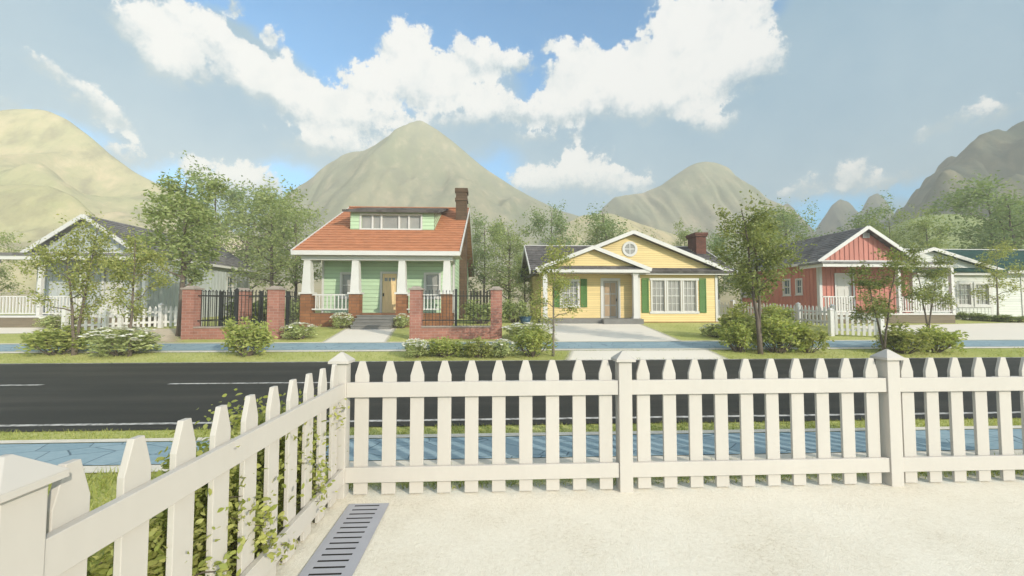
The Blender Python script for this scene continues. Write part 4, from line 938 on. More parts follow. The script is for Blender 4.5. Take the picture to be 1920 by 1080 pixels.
# ------------------------------------------------------------------ vegetation
def leaf_cloud(rng, centers, sig, n, size, flat=.5, lens=2.0):
    """n leaf faces scattered round the twig points; returns verts, faces"""
    c = centers[rng.integers(0, len(centers), n)]
    p = c+rng.normal(size=(n, 3))*np.asarray(sig)
    d = rng.normal(size=(n, 3)); d[:, 2] = d[:, 2]*.5-.15; d /= np.linalg.norm(d, axis=1)[:, None]
    u = rng.normal(size=(n, 3)); u[:, 2] += flat*2; s = np.cross(d, u); s /= np.linalg.norm(s, axis=1)[:, None]
    L_ = (size*rng.uniform(.6, 1.35, n))[:, None]; Wd = L_/lens
    nrm = np.cross(s, d)
    V = np.stack([p-d*L_*.5, p+s*Wd*.5-d*L_*.05+nrm*L_*.06, p+d*L_*.5, p-s*Wd*.5-d*L_*.05+nrm*L_*.06], 1).reshape(-1, 3)
    Fc = np.arange(n*4).reshape(-1, 4); return V, Fc
def tree_kit(seed, H, R, base, nleaf, leaf, tr, mat, forks=1, nl=9, bark='bark', cone=.5, sparse=1.0):
    """meshes for one kind of tree of height H with a crown of radius R starting at base (fraction)"""
    r = random.Random(seed); rng = np.random.default_rng(seed); mb = MB(); tips = []
    for k in range(forks):
        a = r.uniform(0, 6.28); lean = (.02 if forks == 1 else .10)*H
        top = Vector((math.cos(a+k*2.6)*lean*1.6, math.sin(a+k*2.6)*lean, H*(.93 if k == 0 else .8)))
        pts = [Vector((math.cos(a+k*2.6)*(.0 if k == 0 else .05), 0, -.05))]
        for i in range(1, 9):
            t = i/8; pts.append(Vector((top.x*t**1.2+r.uniform(-1, 1)*.02*H*t*.6, top.y*t**1.2+r.uniform(-1, 1)*.02*H*t*.6, top.z*t)))
        rr = [tr*(1.25 if i == 0 else 1)*(1-.82*i/8) for i in range(9)]; mb.tube(pts, rr, 8)
        tips.append(pts[-1])
        for j in range(nl):
            t = base+(1-base)*(j+r.random()*.7)/nl*.92; f = t*8; i0 = min(7, int(f)); p = pts[i0].lerp(pts[i0+1], f-i0)
            prof = (1-((t-base)/(1-base))**1.6*cone)*(.55+.45*min(1, (t-base)/.18)); ang = j*2.4+r.uniform(-.5, .5)+k
            ln = R*prof*r.uniform(.65, 1.1); dirv = Vector((math.cos(ang), math.sin(ang), r.uniform(.25, .75))).normalized()
            q = [p]; n = 4
            for s in range(1, n+1):
                q.append(p+dirv*ln*s/n+Vector((r.uniform(-1, 1), r.uniform(-1, 1), r.uniform(-.4, .8)))*ln*.07*s)
            r0 = tr*(1-.82*t)*.55; mb.tube(q, [r0*(1-.8*s/n) for s in range(n+1)], 5, False)
            tips += [q[2].lerp(q[3], .5), q[3], q[4], q[4]]
            for b in range(3):
                s = q[2+b % 3]; e = s+Vector((r.uniform(-1, 1), r.uniform(-1, 1), r.uniform(-.2, .9)))*ln*.42
                mb.tube([s, s.lerp(e, .5)+Vector((0, 0, .02*ln)), e], [r0*.35, r0*.25, r0*.1], 4, False); tips += [e, e, s.lerp(e, .6)]
    C = np.array([tuple(t) for t in tips])
    # sub-clumps make an uneven outline with holes
    C2 = C[rng.integers(0, len(C), int(len(C)*2.2*sparse))]+rng.normal(size=(int(len(C)*2.2*sparse), 3))*R*.14
    V, Fc = leaf_cloud(rng, np.concatenate([C, C2]), (R*.085, R*.085, R*.065), nleaf, leaf)
    return mb, V, Fc, mat, bark, H
KITS = {}
def make_tree(kit, name='tree'):
    mb, V, Fc, mat, bark, H = kit
    root = D.objects.new(name, None); root.empty_display_size = .3; COL.objects.link(root); ORG[root.name] = (0, 0, 0)
    mb.build('trunk', bark, root, (0, 0, 0), smooth=True); meshobj('crown', V, Fc, mat, root); return root
def place(kind, loc, h, rz, label, cat, group, w=1.0):
    kit, used, name = KITS[kind]
    if not used: root = make_tree(kit, name); KITS[kind][1] = root
    else:
        src = used; root = src.copy(); COL.objects.link(root)
        for ch in list(src.children):
            c = ch.copy(); c.parent = root; COL.objects.link(c)
    s = h/kit[5]; root.location = loc; root.scale = (s*w, s*w, s); root.rotation_euler = (0, 0, rz)
    return tag(root, label, cat, group)
def kit(k, name, *a, **kw): KITS[k] = [tree_kit(*a, **kw), None, name]
kit('v1', 'tree', 1, 5, 1.55, .30, 5600, 0.12, .075, 'leaf_verge', forks=2, nl=8)
kit('v2', 'tree', 2, 5, 1.35, .30, 4600, 0.12, .075, 'leaf_verge', forks=1, nl=9)
kit('v3', 'tree', 7, 5, 1.5, .22, 3600, 0.115, .06, 'leaf_verge', forks=1, nl=8, bark='barkp')
kit('v4', 'tree', 4, 5, 1.5, .36, 7600, 0.125, .085, 'leaf_dark', forks=2, nl=8)
kit('v5', 'tree', 5, 5, 1.3, .34, 5000, 0.12, .05, 'leaf_dark', forks=2, nl=6)
kit('m1', 'tree', 21, 6, 1.6, .30, 7500, .135, .10, 'leaf_back', forks=1, nl=14)
kit('b1', 'tree', 11, 8, 2.7, .18, 6800, 0.19, .14, 'leaf_back', forks=2, nl=12)
kit('b2', 'tree', 12, 8, 2.3, .20, 6200, 0.18, .13, 'leaf_back', forks=1, nl=14)
kit('b3', 'tree', 13, 8, 2.6, .16, 6800, 0.185, .13, 'leaf_blue', forks=1, nl=13)
kit('b4', 'tree', 14, 8, 2.4, .30, 4800, 0.18, .12, 'leaf_blue', forks=2, nl=9)
kit('b5', 'tree', 15, 8, 2.9, .24, 5600, 0.19, .13, 'leaf_back', forks=1, nl=11, cone=.25)
def tree_px(kind, bx, ty, label, group, by=None, Y=None, w=1.0, rz=None, dz=0):
    if Y is None: x, y, z = ground(bx, by)
    else: y = Y; x = X(bx, Y, 500); z = gz(Y)
    h = Z(ty, y, bx)-z
    place(kind, (x, y, z-.02), h, rz if rz is not None else (bx*.37) % 6.28, label, 'tree', group, w)
GV, GB = 'young trees along the far verge and front lawns', 'trees behind the houses'
tree_px('v1', 140, 398, 'leafy forked tree on the verge in front of the pale house gable', GV, by=666, w=.74, rz=.4)
tree_px('v2', 243, 430, 'tall thin tree on the verge with its trunk in the white-flowered shrubs', GV, by=668, w=.82, rz=2)
tree_px('m1', 342, 318, 'tall full tree standing against the left pillar of the left brick fence', GV, Y=17.6, w=1.05, rz=1)
tree_px('v3', 1037, 452, 'thin sparse tree on the verge in front of the left end of the yellow cottage', GV, by=668, w=.95, rz=3.6)
tree_px('v4', 1426, 366, 'tall dark tree rising from shrubs between the yellow and red houses', GV, by=664, w=.82, rz=.9)
tree_px('v5', 1658, 468, 'small forked dark tree in front of the red house, above a fence post', GV, by=664, w=1.05, rz=1.2)
tree_px('v5', 1735, 458, 'small crooked dark tree in front of the red house porch, behind a rounded shrub', GV, Y=17.2, w=.95, rz=4.2)
tree_px('v3', 1866, 455, 'slim tree standing in front of the pale house with the teal roof', GV, Y=22.9, w=1.0, rz=2.2)
tree_px('b5', -20, 430, 'tree cut by the left edge of the view, in front of the bare hillside', GV, Y=24, w=.8)
back = [
 ('b1', 455, 345, 37, 1.0, 'full tree behind the left brick fence, its top against the sky'),
 ('b3', 400, 330, 38, .9, 'dark tall tree behind the pale house roof, highest of the left-hand clump'),
 ('b2', 512, 352, 31, 1.1, 'feathery tree just left of the orange roof, against the clouds'),
 ('b5', 556, 385, 29, .9, 'rounded tree touching the left slope of the orange roof'),
 ('b3', 908, 408, 36, .9, 'dark tree right behind the green bungalow chimney'),
 ('b1', 955, 420, 33, .9, 'broad tree filling the gap between the bungalow and the yellow cottage'),
 ('b3', 1035, 384, 37, .85, 'tall pointed dark tree behind the left roof end of the yellow cottage'),
 ('b2', 985, 470, 29, 1.0, 'low tree beside the left wall of the yellow cottage'),
 ('b4', 1160, 380, 40, 1.1, 'open airy tree behind the left slope of the yellow gable'),
 ('b5', 1118, 425, 42, .8, 'small tree beyond the smaller yellow gable'),
 ('b4', 1245, 430, 42, .9, 'small tree peeping over the right slope of the yellow gable'),
 ('b2', 1283, 424, 38, .7, 'slim tree just left of the yellow cottage chimney'),
 ('b3', 1345, 432, 33, 1.0, 'dark tree right of the yellow cottage chimney'),
 ('b1', 1400, 415, 36, .9, 'bushy tree behind the left end of the red house roof'),
 ('b4', 1500, 372, 38, 1.0, 'airy tree standing above the middle of the red house roof'),
 ('b5', 1462, 395, 40, .7, 'narrow tree above the left part of the red house roof'),
 ('b4', 1592, 384, 42, 1.1, 'spreading tree behind the red gable peak, under the twin rock cones'),
 ('b1', 1675, 398, 36, .8, 'tree just right of the red gable peak'),
 ('b2', 1742, 402, 33, .9, 'leafy tree against the green hill, behind the red house eave'),
 ('b3', 1868, 330, 36, 1.05, 'large dark tree behind the teal roof, against the rocky mountain'),
 ('b4', 1925, 350, 33, 1.0, 'dark tree behind the teal roof, cut by the right edge'),
]
for k, bx, ty, Y, w, lab in back: tree_px(k, bx, ty, lab, GB, Y=Y, w=w)

# shrubs
def bush_kit(seed, nleaf, leaf, mat, flowers=0, flat=.5):
    """unit shrub: width 1, height 1"""
    r = random.Random(seed); rng = np.random.default_rng(seed); mb = MB(); C = []
    for k in range(26):
        a = r.uniform(0, 6.28); rr = math.sqrt(r.random())*.42; zz = .2+.68*math.sqrt(max(0, 1-(rr/.52)**2))*r.uniform(.45, 1.0)
        e = Vector((math.cos(a)*rr, math.sin(a)*rr, zz)); b = Vector((e.x*.15, e.y*.15, -.03))
        m = b.lerp(e, .5)+Vector((e.x*.12, e.y*.12, -.03)); mb.tube([b, m, e], [.014, .010, .003], 4, False)
        C += [tuple(e), tuple(e), tuple(m.lerp(e, .5)), tuple(e*.9+Vector((r.uniform(-.1, .1), r.uniform(-.1, .1), -.1))), (e.x*1.05, e.y*1.05, zz*.45)]
    C = np.array(C); C = np.concatenate([C, C+rng.normal(size=C.shape)*.06])
    V, Fc = leaf_cloud(rng, C, (.055, .055, .05), nleaf, leaf, flat); keep = V.reshape(-1, 4, 3)[:, :, 2].min(1) > .005
    V = V.reshape(-1, 4, 3)[keep].reshape(-1, 3); Fc = np.arange(len(V)).reshape(-1, 4)
    fl = None
    if flowers:
        c = []
        while len(c) < flowers:
            a, rr = r.uniform(0, 6.28), math.sqrt(r.random())*.5; z = .35+.58*math.sqrt(max(0, 1-(rr/.52)**2))
            c.append((math.cos(a)*rr, math.sin(a)*rr, z))
        fl = leaf_cloud(rng, np.array(c), (.022, .022, .008), flowers*16, .062, 1.8, 1.1)
    return mb, V, Fc, mat, fl
BK = {}
def bkit(k, *a, **kw): BK[k] = [bush_kit(*a, **kw), None]
bkit('g1', 31, 2600, .085, 'leaf_bush'); bkit('g2', 32, 2600, .09, 'leaf_bush'); bkit('g3', 33, 2400, .09, 'leaf_verge'); bkit('d1', 34, 2000, .10, 'leaf_back')
bkit('f1', 41, 2200, .085, 'leaf_pale', flowers=46); bkit('f2', 42, 2200, .085, 'leaf_pale', flowers=34)
def shrub(k, x0, x1, ytop, ybase, label, group, Y=None, depth=1.0, rz=None):
    kt, used = BK[k]; mb, V, Fc, mat, fl = kt; bx = (x0+x1)/2
    if Y is None: x, y, z = ground(bx, ybase)
    else: y = Y; x = X(bx, y, 600); z = gz(y)
    W = abs(X(x1, y, 620)-X(x0, y, 620)); y += min(W, 1.6)*.25*depth if Y is None else 0; H = max(.2, Z(ytop, y, bx)-gz(y)); z = gz(y)
    if not used:
        root = D.objects.new('shrub', None); COL.objects.link(root); ORG[root.name] = (0, 0, 0)
        mb.build('branches', 'bark', root, (0, 0, 0)); meshobj('foliage', V, Fc, mat, root)
        if fl is not None: tag(meshobj('flowers', fl[0], fl[1], 'petal', root), kind='stuff')
        BK[k][1] = root
    else:
        root = used.copy(); COL.objects.link(root)
        for ch in list(used.children): c = ch.copy(); c.parent = root; COL.objects.link(c)
    root.location = (x, y, z-.02); root.scale = (W*1.02, min(W, 1.6)*depth, H*1.16); root.rotation_euler = (0, 0, 0)
    return tag(root, label, 'shrub', group)
G1, G2 = 'green shrubs along the street', 'white-flowered shrubs in the front gardens'
S = [
 ('g1', 8, 148, 612, 670, 'wide green shrub on the verge at the far left', G1), ('f1', 140, 268, 614, 671, 'white-flowered shrub on the verge around the two left tree trunks', G2),
 ('f2', 60, 122, 590, 618, 'pale flowering shrub in front of the pale house deck', G2), ('g2', 402, 492, 596, 672, 'bushy green shrub on the verge in front of the left brick fence', G1),
 ('f2', 520, 586, 606, 638, 'white-flowered shrub right of the left brick fence', G2), ('f1', 619, 662, 587, 613, 'round white-flowered shrub left of the bungalow steps', G2),
 ('f2', 738, 771, 589, 612, 'round white-flowered shrub right of the bungalow steps', G2), ('f1', 750, 802, 636, 673, 'white-flowered shrub on the verge left of the second brick fence wall', G2),
 ('g2', 794, 868, 632, 673, 'green shrub on the verge under the left half of the second brick fence', G1), ('g3', 866, 930, 634, 673, 'green shrub on the verge under the right half of the second brick fence', G1),
 ('f2', 918, 968, 637, 673, 'white-flowered shrub on the verge below the right pillar of the second brick fence', G2), ('g1', 960, 1040, 614, 673, 'green shrub at the foot of the thin tree by the yellow cottage', G1),
 ('f1', 942, 1030, 606, 640, 'white-flowered shrub behind the pavement left of the yellow cottage driveway', G2),
 ('g1', 1362, 1432, 600, 664, 'green shrub left of the tall dark trunk on the verge', G1), ('g3', 1362, 1450, 572, 640, 'dark green shrub at the back of the clump by the tall dark trunk', G1),
 ('g2', 1430, 1520, 590, 666, 'tall green shrub right of the tall dark trunk on the verge', G1), ('g3', 1498, 1558, 606, 664, 'darker green shrub in front of the angled white fence', G1),
 ('g2', 1436, 1492, 570, 612, 'green shrub leaning on the white fence of the red house', G1),
 ('f2', 1322, 1370, 608, 633, 'low white-flowered shrub right of the yellow cottage', G2), ('g3', 1676, 1752, 608, 667, 'dark green shrub on the verge right of the small forked tree', G1), ('g2', 1735, 1814, 610, 665, 'green shrub on the verge in front of the red house deck', G1)]
for a in S: shrub(*a, Y=20.25 if 'bungalow steps' in a[5] else None)
for a in [('d1', 1798, 1830, 584, 606, 'small dark shrub under the double window of the pale house', 'shrubs beside the house walls', 23.9), ('d1', 1832, 1878, 588, 608, 'dark shrub left of the slim trunk by the pale house', 'shrubs beside the house walls', 23.2), ('d1', 1872, 1935, 590, 612, 'low dark shrub at the right edge by the pale house', 'shrubs beside the house walls', 22.6),
          ('d1', 425, 530, 556, 606, 'dark green hedge shrub behind the bars of the left brick fence', 'shrubs beside the house walls', 19.6), ('d1', 536, 568, 560, 606, 'dark shrub between the left brick fence and the bungalow porch', 'shrubs beside the house walls', 21.2), ('d1', 868, 940, 562, 606, 'green shrub behind the bars of the right brick fence', 'shrubs beside the house walls', 22.2),
          ('d1', 940, 990, 560, 610, 'green shrub left of the blue tub', 'shrubs beside the house walls', 22.8)]:
    shrub(a[0], a[1], a[2], a[3], a[4], a[5], a[6], Y=a[7])

# near hedge behind the left picket fence
def near_leaves(rng, C, sig, n, size):
    c = C[rng.integers(0, len(C), n)]; p = c+rng.normal(size=(n, 3))*np.asarray(sig)
    d = rng.normal(size=(n, 3)); d[:, 2] = d[:, 2]*.5-.1; d /= np.linalg.norm(d, axis=1)[:, None]
    u = rng.normal(size=(n, 3)); u[:, 2] += 1.2; s = np.cross(d, u); s /= np.linalg.norm(s, axis=1)[:, None]; nm = np.cross(s, d)
    L_ = (size*rng.uniform(.6, 1.3, n))[:, None]; w = L_*.29
    P = lambda a, b, c_: p+d*L_*a+s*w*b+nm*L_*c_
    V = np.stack([P(-.5, 0, 0), P(-.2, .85, .05), P(.15, .9, .04), P(.5, 0, -.08), P(.15, -.9, .04), P(-.2, -.85, .05)], 1).reshape(-1, 3)
    return V, np.arange(n*6).reshape(-1, 6)
rng = np.random.default_rng(77); rr_ = random.Random(5)
hedge = thing('hedge', (-1.85, 2.6, 0), 'leafy green hedge behind the left picket fence, sprigs pushing through the pickets', 'hedge')
C = []; tw = MB()
for k in range(210):
    y = rr_.uniform(1.75, 3.62); x = -1.41-abs(rr_.gauss(0, .20)); top = .84-.16*abs(x+1.75)-.12*(y < 2.0)+.05*math.sin(y*7)
    z = top*rr_.uniform(.12, 1)**.7; C.append((x, y, z))
    b = Vector((-1.8+rr_.uniform(-.2, .2), y+rr_.uniform(-.25, .25), 0)); e = Vector((x, y, z)); tw.tube([b, b.lerp(e, .55)+Vector((0, 0, .05)), e], [.010, .007, .002], 5, False)
C = np.array(C)
V1, F1 = near_leaves(rng, C, (.065, .075, .065), 17000, .040)
# sprigs that reach through to the yard side
sp = []
for px, py, xx, n in ((500, 985, -1.245, 13), (520, 1010, -1.22, 9), (480, 955, -1.26, 6), (545, 1020, -1.20, 5), (600, 880, -1.245, 9), (612, 912, -1.235, 9), (588, 862, -1.27, 4), (600, 940, -1.225, 4), (640, 765, -1.25, 2), (638, 778, -1.25, 2), (455, 930, -1.28, 4), (450, 975, -1.27, 5), (432, 1070, -1.2, 4), (575, 868, -1.27, 3)):
    r = ray(px, py); t = xx/r[0]; y = r[1]*t; z = CZ+r[2]*t
    e = Vector((xx, y, z)); b = Vector((-1.55, y+rr_.uniform(.0, .2), z-.12)); tw.tube([b, b.lerp(e, .6)+Vector((0, 0, .03)), e], [.005, .004, .0015], 5, False)
    for _ in range(n): f = rr_.uniform(.35, 1.08); q = b.lerp(e, f); sp.append((q.x, q.y, q.z))
sp = np.array(sp); V2, F2 = near_leaves(rng, sp, (.022, .05, .05), len(sp)*10, .040)
V2[:, 0] = np.where(np.abs(V2[:, 0]+1.3) < .0, V2[:, 0], V2[:, 0])
V = np.concatenate([V1, V2]); V[:, 2] = np.maximum(V[:, 2], .01)
o = meshobj('foliage', V-np.array([-1.85, 2.6, 0]), np.concatenate([F1, F2+len(V1)]), 'leaf_near', hedge)
tw.build('twigs', 'bark', hedge)

# grass tufts
def grass(name, spec, seed):
    rng = np.random.default_rng(seed); Vs = []
    for x0, x1, y0, y1, n, h, lean in spec:
        x = rng.uniform(x0, x1, n); y = rng.uniform(y0, y1, n)
        keep = np.ones(n, bool)
        for q in PATHS:
            ins = np.ones(n, bool)
            for (ax, ay), (bx_, by_) in zip(q, q[1:]+q[:1]): ins &= ((bx_-ax)*(y-ay)-(by_-ay)*(x-ax)) > .12*math.hypot(bx_-ax, by_-ay)
            keep &= ~ins
        x, y = x[keep], y[keep]; n = len(x)
        z = np.vectorize(gz)(y); hh = h*rng.uniform(.45, 1.25, n)*(.6+.6*(np.sin(x*3.1)*np.sin(y*4.3+x)*.5+.5)); a = rng.uniform(0, 6.283, n); w = hh*.05+h*.05
        dx, dy = np.cos(a)*w, np.sin(a)*w; l = rng.normal(size=(n, 2))*hh[:, None]*lean
        Vs.append(np.stack([np.stack([x-dx, y-dy, z-.005], -1), np.stack([x+dx, y+dy, z-.005], -1), np.stack([x+l[:, 0], y+l[:, 1], z+hh], -1)], 1).reshape(-1, 3))
    V = np.concatenate(Vs); return tag(meshobj(name, V, np.arange(len(V)).reshape(-1, 3), 'blade'), 'short sunlit grass growing along the verges and lawns', 'grass', kind='stuff')
grass('grass', [(-4.2, -1.42, .6, 4.22, 9000, .085, .5), (-1.3, 8, 3.78, 4.25, 5200, .06, .5), (-9, 14, 5.32, 5.71, 9000, .055, .5),
                (-22, 34, 12.5, 13.85, 15000, .07, .6), (-22, 34, 15.55, 17.5, 12000, .05, .6), (-22, 34, 17.5, 22, 9000, .06, .6)], 9)

# ------------------------------------------------------------------ haze, sun, sky
m, nt, out = newmat('haze_air')
pv = nd(nt, 'VolumePrincipled'); pv.inputs['Density'].default_value = .0021; pv.inputs['Color'].default_value = (.975, .945, .855, 1); pv.inputs['Anisotropy'].default_value = -.2
L(nt, pv.outputs[0], out.inputs['Volume']); M['haze'] = m
mb = MB(); mb.box(-330, 450, -66, 345, -4, 112); tag(mb.build('haze', 'haze'), kind='stuff')
SUN = Vector((.60, -.69, .37)).normalized()
sl = D.lights.new('sun', 'SUN'); sl.energy = 3.0; sl.angle = rad(.6); sl.color = (1, .93, .81)
so = D.objects.new('sun', sl); COL.objects.link(so); so.rotation_euler = SUN.to_track_quat('Z', 'Y').to_euler()

w = D.worlds.new('World'); scene.world = w; w.use_nodes = True; nt = w.node_tree; nt.nodes.clear()
wo = nt.nodes.new('ShaderNodeOutputWorld'); bg = nt.nodes.new('ShaderNodeBackground'); bg.inputs[1].default_value = .15
sky = nt.nodes.new('ShaderNodeTexSky'); sky.sky_type = 'NISHITA'; sky.sun_disc = False
sky.sun_elevation = math.asin(SUN.z); sky.sun_rotation = math.atan2(SUN.x, SUN.y); sky.air_density = 1.0; sky.dust_density = .6; sky.ozone_density = 1.6
tc = nt.nodes.new('ShaderNodeTexCoord'); sx = nt.nodes.new('ShaderNodeSeparateXYZ'); L(nt, tc.outputs['Generated'], sx.inputs[0])
az = mth(nt, 'ARCTAN2', sx.outputs[0], sx.outputs[1]); el = mth(nt, 'ARCSINE', sx.outputs[2])
cv = nt.nodes.new('ShaderNodeCombineXYZ'); L(nt, az, cv.inputs[0]); L(nt, el, cv.inputs[1])
dirv = tc.outputs['Generated']
def azel(px, py):
    r = ray(px, py); r = r/np.linalg.norm(r); return math.atan2(r[0], r[1]), math.asin(r[2])
CLOUD = [(205, 30, 75, 18, -28), (290, 75, 120, 45, -22), (390, 75, 85, 45, -10), (330, 45, 90, 28, 0), (460, 140, 110, 60, -28), (560, 190, 110, 50, -25), (650, 225, 90, 32, -12), (420, 105, 45, 30, 0),
         (760, 100, 62, 58, 0), (705, 165, 80, 55, 10), (800, 150, 95, 65, 0), (890, 120, 80, 42, 0), (950, 120, 60, 35, 0), (700, 220, 90, 32, 0), (930, 200, 70, 40, 0), (860, 190, 80, 35, 0),
         (1060, 150, 60, 55, 0), (1120, 150, 95, 62, 5), (1050, 195, 75, 50, 0), (1210, 135, 100, 65, 10), (1290, 60, 85, 80, 0), (1370, 60, 85, 72, 0), (1320, 140, 110, 62, 0), (1400, 120, 62, 62, 0), (1410, 30, 50, 55, 0), (1180, 190, 75, 38, 0), (1310, 215, 30, 22, 0), (1080, 258, 16, 9, 0),
         (560, 272, 75, 20, -4), (630, 268, 55, 22, 0), (690, 285, 30, 12, 0), (780, 237, 26, 14, 0), (1080, 315, 70, 32, 12), (1020, 345, 75, 26, 0), (1140, 335, 75, 32, -12), (1200, 352, 32, 16, 0),
         (510, 77, 15, 17, 0), (533, 107, 10, 8, 0), (370, 322, 34, 16, 0), (470, 330, 42, 18, 0), (430, 8, 14, 20, 0), (292, 14, 18, 8, 0), (190, 202, 58, 17, -20), (12, 202, 22, 9, 0), (235, 290, 45, 10, 0), (1590, 325, 26, 16, 40), (1500, 355, 55, 10, 10), (1895, 200, 45, 9, 15), (1610, 350, 45, 8, 20), (985, 212, 95, 30, 0), (870, 222, 95, 26, 0), (1080, 205, 95, 34, 0), (330, 105, 110, 40, -25), (505, 175, 120, 40, -25), (640, 205, 120, 45, -8), (930, 215, 70, 28, 0), (1060, 215, 60, 32, 0), (1260, 185, 110, 50, 0), (1440, 110, 40, 55, 0), (600, 278, 105, 22, -4), (470, 345, 55, 20, 0), (365, 328, 40, 18, 0), (190, 205, 62, 20, -25), (235, 290, 52, 15, 0), (1090, 335, 130, 30, -3), (1595, 330, 34, 22, 40), (1510, 358, 70, 14, 8), (120, 150, 60, 10, -15), (1080, 100, 40, 22, 0), (1030, 88, 12, 8, 0), (230, 45, 90, 34, -20), (300, 120, 60, 24, -25), (60, 130, 70, 10, -20), (150, 170, 60, 10, -20), (1660, 345, 40, 9, 25), (1490, 352, 60, 9, 12), (1770, 240, 60, 7, 20), (720, 255, 60, 14, 0), (420, 350, 70, 26, 0), (1000, 260, 40, 10, 0), (1330, 235, 40, 14, 0)]
BLUE = [(780, 30, 330, 85, 0), (1120, 30, 130, 70, 0), (550, 60, 110, 60, -20), (700, 90, 120, 70, 0), (520, -30, 330, 110, 0), (800, 20, 420, 62, 0), (1000, 60, 260, 80, 0), (620, 90, 190, 75, -20), (995, 150, 45, 60, 0), (330, 330, 110, 30, 0), (540, 335, 70, 38, 0), (1690, 352, 90, 16, 5), (1440, 5, 25, 20, 0), (930, 325, 40, 30, 0), (1540, 395, 120, 40, 0), (130, 250, 60, 10, 0)]
def field_group(name, blobs, k=.12):
    g = D.node_groups.new(name, 'ShaderNodeTree'); g.interface.new_socket('V', in_out='INPUT', socket_type='NodeSocketVector'); g.interface.new_socket('D', in_out='OUTPUT', socket_type='NodeSocketFloat')
    gi = g.nodes.new('NodeGroupInput'); go = g.nodes.new('NodeGroupOutput'); acc = None
    for px, py, rx, ry, rot in blobs:
        if max(rx, ry) < 64 and ry < 32: rx, ry = rx*1.25+4, ry*1.35+4
        a, e = azel(px, py); h = .5
        ax, _ = azel(px+h, py); _, ey = azel(px, py+h)
        mp = g.nodes.new('ShaderNodeMapping'); mp.vector_type = 'TEXTURE'; mp.inputs['Location'].default_value = (a, e, 0); mp.inputs['Rotation'].default_value = (0, 0, rad(rot)); mp.inputs['Scale'].default_value = (rx*(ax-a)/h, ry*(e-ey)/h, 1)
        src = gi.outputs[0]
        if acc is not None:      # one blob after the other, so the shader's working memory stays small
            ch = g.nodes.new('ShaderNodeVectorMath'); ch.operation = 'MULTIPLY_ADD'; L(g, acc, ch.inputs[0]); ch.inputs[1].default_value = (1e-9, 1e-9, 0); L(g, src, ch.inputs[2]); src = ch.outputs[0]
        L(g, src, mp.inputs[0]); ln = g.nodes.new('ShaderNodeVectorMath'); ln.operation = 'LENGTH'; L(g, mp.outputs[0], ln.inputs[0])
        sd = mth(g, 'MULTIPLY', mth(g, 'SUBTRACT', ln.outputs['Value'], 1), min(rx, ry)**.7*max(rx, ry)**.3/60); acc = sd if acc is None else mth(g, 'SMOOTH_MIN', acc, sd, k)
    L(g, mth(g, 'MULTIPLY', acc, -1), go.inputs[0]); return g
gC = field_group('cloud_field', CLOUD); gB = field_group('blue_field', BLUE, .3)
def use(g, v):
    n = nt.nodes.new('ShaderNodeGroup'); n.node_tree = g; L(nt, v, n.inputs[0]); return n.outputs[0]
def vadd(v, nvec, amp, off=(0, 0, 0)):
    s = nt.nodes.new('ShaderNodeVectorMath'); s.operation = 'SUBTRACT'; L(nt, nvec, s.inputs[0]); s.inputs[1].default_value = (.5-off[0]/amp, .5-off[1]/amp, .5)
    mm = nt.nodes.new('ShaderNodeVectorMath'); mm.operation = 'MULTIPLY_ADD'; L(nt, s.outputs[0], mm.inputs[0]); mm.inputs[1].default_value = (amp, amp, 0); L(nt, v, mm.inputs[2]); return mm.outputs[0]
wn = noise(nt, dirv, 9, 6, .6, 1); v1 = vadd(cv.outputs[0], wn, .06)
fine = noise(nt, dirv, 34, 8, .68); mid = noise(nt, dirv, 9, 5, .6); big = noise(nt, dirv, 3, 4, .55)
d1 = use(gC, v1)
puff = mth(nt, 'ADD', mth(nt, 'MULTIPLY', mth(nt, 'SUBTRACT', fine, .5), 1.6), mth(nt, 'MULTIPLY', mth(nt, 'SUBTRACT', mid, .5), 1.1))
dens = mth(nt, 'ADD', d1, puff)
d2 = use(gC, vadd(cv.outputs[0], wn, .06, (0, -.026, 0)))      # the same clouds looked up a little lower: tells tops from undersides
under = mth(nt, 'ADD', d2, puff)
def sstep(x, a, b):
    n = nt.nodes.new('ShaderNodeMapRange'); n.interpolation_type = 'SMOOTHSTEP'; n.inputs['From Min'].default_value = a
    if hasattr(b, 'links'): L(nt, b, n.inputs['From Max'])
    else: n.inputs['From Max'].default_value = b
    L(nt, x, n.inputs['Value']); return n.outputs[0]
lit = sstep(under, -.45, .55)
alpha = sstep(dens, -.08, mth(nt, 'SUBTRACT', .58, mth(nt, 'MULTIPLY', lit, .42)))
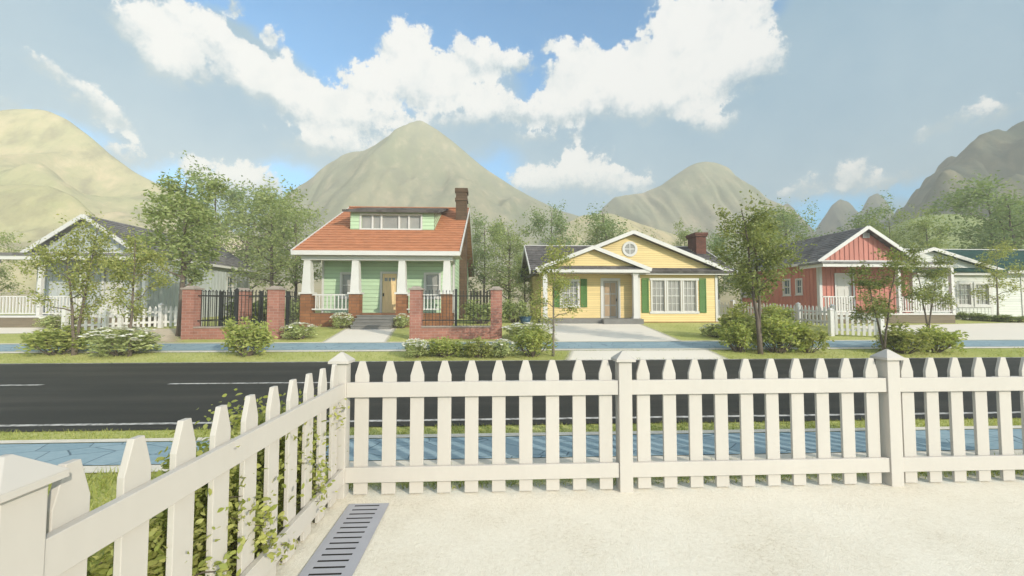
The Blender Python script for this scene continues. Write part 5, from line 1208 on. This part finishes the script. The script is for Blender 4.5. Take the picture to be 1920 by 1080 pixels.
blue = sstep(mth(nt, 'ADD', use(gB, vadd(cv.outputs[0], wn, .08)), mth(nt, 'MULTIPLY', mth(nt, 'SUBTRACT', mid, .5), .8)), -.35, .55)
K = .885/.15
veilc = ramp(nt, mth(nt, 'ADD', mth(nt, 'MULTIPLY', big, .6), mth(nt, 'MULTIPLY', mid, .4)), [(.35, (.165, .30, .415)), (.65, (.25, .375, .465))])
soft = noise(nt, dirv, 16, 6, .6)
white = ramp(nt, mth(nt, 'ADD', mth(nt, 'MULTIPLY', soft, .55), mth(nt, 'MULTIPLY', lit, .45)), [(.38, (.38, .45, .485)), (.54, (.56, .595, .61)), (.72, (.70, .70, .69))])
def scl(c, k):
    n = nt.nodes.new('ShaderNodeVectorMath'); n.operation = 'SCALE'; L(nt, c, n.inputs[0]); n.inputs['Scale'].default_value = k; return n.outputs[0]
front_ = sstep(sx.outputs[1], -.2, .15); lowfade = sstep(el, -.02, .06)
# behind the camera: unseen noise cloud, brightened and warmed as added fill light
behind = sstep(big, .40, .56)
a_all = mth(nt, 'ADD', mth(nt, 'MULTIPLY', alpha, front_), mth(nt, 'MULTIPLY', mth(nt, 'MULTIPLY', behind, .8), mth(nt, 'SUBTRACT', 1, front_)))
veilf = mth(nt, 'MULTIPLY', mth(nt, 'MULTIPLY', mth(nt, 'SUBTRACT', 1, blue), front_), .93)
c0 = mixc(nt, veilf, mixc(nt, 1, sky.outputs[0], (.25, .86, 1.12), 'MULTIPLY'), scl(veilc, K))
cl = mixc(nt, front_, scl(mixc(nt, 0, (1.0, .935, .865), (1, 1, 1)), K*1.75), mixc(nt, lit, scl(mixc(nt, .35, veilc, white), K), scl(white, K)))
c1 = mixc(nt, a_all, c0, cl)
L(nt, c1, bg.inputs[0]); L(nt, bg.outputs[0], wo.inputs[0])

vs = scene.view_settings; vs.view_transform = 'Standard'; vs.look = 'None'; vs.exposure = .72; vs.gamma = 1; vs.use_curve_mapping = False
scene.cycles.max_bounces = 6; scene.cycles.transparent_max_bounces = 16; scene.cycles.volume_bounces = 0
scene.cycles.use_denoising = True
